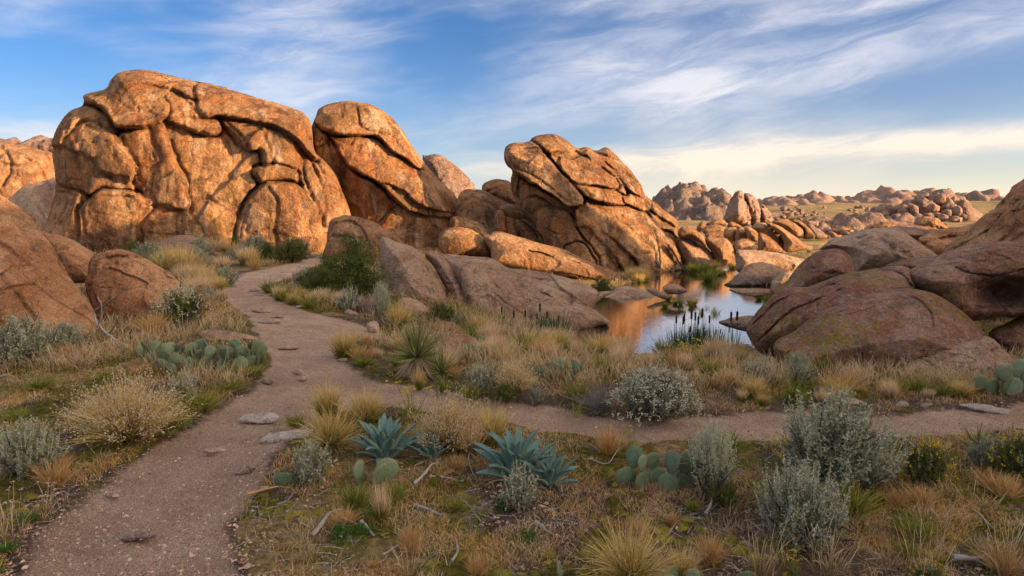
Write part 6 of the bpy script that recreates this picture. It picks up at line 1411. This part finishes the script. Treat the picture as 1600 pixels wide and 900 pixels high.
stand([(847, 530, 54), (852, 534, 46), (822, 530, 44), (782, 520, 40), (838, 530, 40), (870, 530, 36), (800, 530, 44)], 'among the dry reeds before the shaded slab', 'cattails among the dry reeds')
v_tuft('reeds', 'reed', 46, .35, 12, .03, (0, .15)); v_tuft('dryreed', 'straw', 60, .3, 42, .028, (.1, .9)); v_tuft('deadreed', 'deadleaf', 50, .3, 55, .030, (.2, 1.0))
swathe([(1050, 540), (1125, 540), (1125, 552), (1050, 552)], 16, ['reeds'], (30, 52), 'clump of green reeds in the cattail stand', 'green reeds in the cattail stand', cat='reeds', z=WATER_Z, wide=(.4, .6))
swathe([(1110, 546), (1165, 544), (1165, 556), (1110, 558)], 7, ['dryreed', 'reeds'], (24, 40), 'clump of reeds between cattails and long slab', 'reeds between cattails and slab', cat='reeds', wide=(.4, .7))
swathe([(765, 500), (905, 520), (900, 540), (790, 532)], 26, ['deadreed', 'deadreed', 'dryreed', 'reeds'], (24, 46), 'tangled clump of bleached reeds in front of the shaded slab', 'bleached reeds before the shaded slab', cat='reeds', wide=(.6, 1.0))

# ------------------------------------------------------------------ dead wood
def branch(name, polys, label, cat='dead branch', view='P', mat='wood', lift=.02, r=.014):
    """polys: lists of (px, py, lift in px above the ground)"""
    g = Geo(); root = None; parts = []
    o0 = gp(*vp(view, [polys[0][0][:2]])[0]); 
    for i, poly in enumerate(polys):
        pts = []
        for (x, y, up) in poly:
            x, y = vp(view, [(x, y)])[0]; upx = up*VW[view][2]; q = gp(x, y+upx); q = q+[0, 0, lift+upx*q[1]/FPX]; pts.append(q-o0)
        P = smooth_poly(np.array(pts), 4, False); P = P+np.stack([fbm(P+i, 6, 2), fbm(P+9, 6, 2), fbm(P+4, 6, 2)*.5], -1)*.025
        g = Geo(); rr = r*(1 if i == 0 else .6); g.tube(P, rr, rr*.35, 6, rnd(1)[0], .12); parts.append(g.mesh('limb', mat, True))
    if len(parts) == 1: o = link(name, parts[0], None, tuple(o0))
    else:
        o = empty(name, tuple(o0)); [link('limb', m_, o) for m_ in parts]
    return tag(o, label, cat)
branch('dead_branch', [[(0, 572, 4), (60, 568, 4), (110, 548, 6), (180, 540, 8)], [(555, 545, 10), (480, 500, 30), (400, 465, 50), (340, 430, 60), (300, 390, 90), (280, 350, 110), (300, 300, 130), (330, 310, 110)]], 'x', view='P') if False else None
branch('dead_branch', [[(205, 548, 2), (190, 538, 6), (178, 530, 10), (165, 520, 14), (155, 508, 20), (150, 496, 30), (150, 486, 40), (162, 478, 50)],
                       [(162, 478, 48), (158, 465, 60), (166, 452, 74), (176, 464, 60)], [(162, 482, 44), (178, 470, 60), (195, 456, 76), (208, 446, 86)], [(190, 540, 4), (170, 536, 6), (145, 544, 3), (130, 548, 1)],
                       [(172, 524, 12), (184, 505, 34), (196, 480, 60)], [(155, 508, 22), (162, 490, 40), (160, 470, 56)]], 'pale leafless branch rearing up in front of the rusty left boulder', r=.02)
branch('dead_branch', [[(0, 576, 2), (40, 568, 3), (70, 562, 4), (110, 558, 4), (125, 551, 4)], [(70, 564, 2), (88, 574, 2)]], 'long pale fallen branch lying across the moss at left', r=.022)
branch('dead_branch', [[(0, 592, 2), (10, 588, 3), (20, 584, 3)]], 'short pale stick at the left edge', r=.012)
branch('dead_branch', [[(490, 842, 1), (500, 822, 10), (515, 806, 14), (536, 800, 8)]], 'thick grey curved stick, left of the bleached sticks by the weed', r=.016)
branch('dead_branch', [[(533, 846, 1), (534, 825, 6), (531, 806, 10)]], 'upright grey stick crossing the curved stick', r=.012)
branch('dead_branch', [[(565, 820, 6), (575, 832, 3), (585, 845, 1)]], 'dark grey stub of wood right of the green weed', r=.014)
branch('dead_branch', [[(648, 760, 1), (660, 745, 8), (672, 732, 8), (684, 726, 4)], [(660, 745, 6), (655, 735, 10)]], 'grey forked driftwood between the agave groups', r=.013)
branch('dead_branch', [[(672, 748, 2), (700, 752, 2), (725, 756, 2)], [(700, 752, 2), (690, 760, 1)]], 'thin crooked twig right of the forked driftwood', r=.008)
branch('dead_branch', [[(650, 794, 2), (672, 803, 3), (695, 810, 2)]], 'dark grey stick lying on the moss below the agaves', r=.014)
branch('dead_branch', [[(708, 882, 1), (712, 862, 4), (714, 846, 5)]], 'short upright grey twig at bottom centre', r=.008)
branch('dead_branch', [[(600, 872, 1), (615, 860, 3), (628, 850, 2)]], 'pale straight twig on the gravel at bottom', r=.007)
branch('dead_branch', [[(838, 820, 3), (850, 832, 3), (866, 842, 1)]], 'dark stick beside the broad-leaved weed', r=.014)
branch('dead_branch', [[(1103, 808, 1), (1106, 794, 8), (1112, 776, 10)]], 'grey twisted stub under the loose sagebrush', r=.014)
branch('dead_branch', [[(1490, 876, 2), (1530, 880, 4), (1570, 888, 3), (1600, 892, 2)], [(1530, 880, 4), (1560, 872, 6)]], 'grey branch lying in the bottom right corner', r=.018)
branch('dead_branch', [[(1470, 845, 2), (1440, 830, 4), (1420, 812, 2)], [(1440, 830, 3), (1400, 836, 2)]], 'dark thin branch on the moss at right', r=.010, mat='twig')
branch('dead_branch', [[(1520, 800, 2), (1536, 815, 4), (1550, 832, 2)]], 'thin pale twig below the shrubs at right', r=.007)
branch('dead_branch', [[(388, 776, 1), (412, 770, 2), (436, 764, 2)]], 'orange-brown stick at the gravel trail edge', r=.012, mat='thorn')
branch('dead_branch', [[(436, 792, 1), (450, 786, 4), (456, 770, 8)]], 'small white twig right of the orange stick', r=.007)
branch('dead_branch', [[(920, 720, 2), (950, 728, 6), (968, 700, 14)], [(950, 728, 4), (985, 726, 3)]], 'thin bleached twigs left of the foreground cactus', r=.006)
branch('dead_branch', [[(730, 700, 6), (735, 730, 3), (742, 752, 1)]], 'thin arching twig under the seedy grass', r=.006)

# ------------------------------------------------------------------ ground cover that nobody could count
def scatter_px(n, y0, y1, seed, power=1.0):
    r = np.random.default_rng(seed); x = r.uniform(-60, 1660, n); y = y0+(y1-y0)*r.random(n)**power; return ground(x, y)
def cover():
    # short grass and litter
    P = scatter_px(85000, 470, 980, 1)
    s = sdf_fast(P[:, :2], path_xy, 1.5); sp = sdf_fast(P[:, :2], pond_xy, 1.5)
    mo = fbm(p3(P[:, 0], P[:, 1])+40, 1.3, 3)
    cl = fbm(p3(P[:, 0], P[:, 1])+9, 2.7, 2)
    bare = sst(P[:, 1], 5.2, 3.6)*sst(fbm(p3(P[:, 0], P[:, 1])+21, .9, 3), -.25, .05)*.85; kp = rng.random(len(P)) > bare
    P = P[kp]; s = s[kp]; sp = sp[kp]; mo = mo[kp]; cl = cl[kp]
    for nm, mat, m, h in (('dry_grass', 'rustgrass', (s < -.12) & (sp < -.02) & (mo > .0) & (cl > -.08), (.03, .11)), ('short_grass', 'green', (s < -.05) & (sp < 0) & (mo < -.0) & (cl > .0), (.015, .05)),
                          ('pale_grass', 'straw', (s < -.15) & (sp < 0) & (cl < -.05) & (mo > -.1), (.03, .12))):
        Q = P[m]; k = 3 if nm != 'short_grass' else 4; Q = np.repeat(Q, k, 0)+rng.normal(size=(len(Q)*k, 3))*[.03, .03, 0]; Q[:, 2] = Q[:, 2]-.005
        g = Geo(); d = Q[:, 1]; g.blades(Q, cone_dirs(len(Q), 42), rnd(len(Q), *h)*(1+.3*sst(d, 7, 12)), .0022+.00045*d, rnd(len(Q), .1, .7), 2)
        tag(link(nm, g.mesh(nm, mat)), kind='stuff')
    # far meadow beside the pond and on the slope
    P = scatter_px(34000, 396, 610, 2)
    s = sdf_fast(P[:, :2], path_xy, 1.5); sp = sdf_fast(P[:, :2], pond_xy, 1.5); cl = fbm(p3(P[:, 0], P[:, 1])+3, .9, 3)
    m = (s < -.2) & (sp < -.05) & (cl > -.05) & (P[:, 1] < 60); Q = P[m]; g = Geo()
    Q = np.repeat(Q, 3, 0)+rng.normal(size=(m.sum()*3, 3))*[.07, .07, 0]; g.blades(Q, cone_dirs(len(Q), 30), rnd(len(Q), .10, .38), .002+.0006*Q[:, 1], rnd(len(Q), .1, .6), 2)
    tag(link('meadow_grass', g.mesh('meadow_grass', 'straw')), kind='stuff')
    # gravel
    P = scatter_px(42000, 560, 985, 3, .75); r = np.hypot(P[:, 0], P[:, 1]); s = sdf_fast(P[:, :2], path_xy, 1.5)
    mo = fbm(p3(P[:, 0], P[:, 1])+70, 1.5, 3); edge = np.exp(-(s/.25)**2)
    keep = rng.random(len(P)) < np.where(s > .05, .42, .15+.7*edge*(mo > -.2)+.55*(mo > .12)+.6*sst(P[:, 1], 5.4, 3.8)*sst(fbm(p3(P[:, 0], P[:, 1])+21, .9, 3), -.25, .05)); P = P[keep]; n = len(P)
    ln = np.random.default_rng(8).lognormal(-5.45, .5, n); ln = np.clip(ln, .0028, .024)
    u = np.array([[1, 0, 0], [.5, .87, 0], [-.5, .87, 0], [-1, 0, 0], [-.5, -.87, 0], [.5, -.87, 0], [.3, .1, .62], [-.35, -.05, .55]])
    V = u[None]*(1+.28*rng.normal(size=(n, 8, 1)))*ln[:, None, None]; a = rnd(n, 0, 6.28); c, s_ = np.cos(a)[:, None], np.sin(a)[:, None]; sx = rnd(n, .7, 1.3)[:, None]
    x = V[..., 0]*sx; y = V[..., 1]/sx; V = np.stack([x*c-y*s_, x*s_+y*c, V[..., 2]*rnd(n, .8, 1.5)[:, None]], -1)+P[:, None]-[0, 0, .002]
    f = np.array([[0, 1, 6], [1, 2, 6], [2, 7, 6], [2, 3, 7], [3, 4, 7], [4, 5, 7], [5, 6, 7], [5, 0, 6]])
    F = (f[None]+(np.arange(n)*8)[:, None, None]).reshape(-1, 3)
    tag(link('gravel', mesh_np('gravel', V.reshape(-1, 3), [F], M['gravel'], False, dict(tint=np.repeat(rng.random(n), 8)))), kind='stuff')
    # moss cushions
    P = scatter_px(5200, 590, 985, 5, .7); s = sdf_fast(P[:, :2], path_xy, 1.5); mo = fbm(p3(P[:, 0], P[:, 1]), 1.1, 4); m = (s < -.12) & (mo > .02); P = P[m][:2400]; n = len(P)
    U, Fq, Ft = sphere_unit(9, 6); R = rnd(n, .012, .05)[:, None, None]; V = U[None]*R*[1, 1, .33]*(1+.22*rng.normal(size=(n, len(U), 1))); V = V+P[:, None]
    F4 = (Fq[None]+(np.arange(n)*len(U))[:, None, None]).reshape(-1, 4); F3 = (Ft[None]+(np.arange(n)*len(U))[:, None, None]).reshape(-1, 3)
    tag(link('moss', mesh_np('moss', V.reshape(-1, 3), [F4, F3], M['moss'], True, dict(tint=np.repeat(rng.random(n), len(U))))), kind='stuff')
    # fallen twigs and litter
    P = scatter_px(5200, 640, 985, 6); s = sdf_fast(P[:, :2], path_xy, 1.5); P = P[s < -.1]; n = len(P); D = np.stack([rng.normal(size=n), rng.normal(size=n), .25*np.abs(rng.normal(size=n))], -1)
    g = Geo(); g.blades(P+[0, 0, .006], D, rnd(n, .03, .16), .005, .1, 3, taper=.5); tag(link('twig_litter', g.mesh('twig_litter', 'wood')), kind='stuff')
M['gravel'] = leaf_mat('gravel_stone', (0.15, 0.09, 0.065), (0.60, 0.42, 0.31), 0, .9)
M['moss'] = leaf_mat('moss_cushion', (0.08, 0.07, 0.008), (0.25, 0.195, 0.022), 0, .95, bumpy=True)
cover()
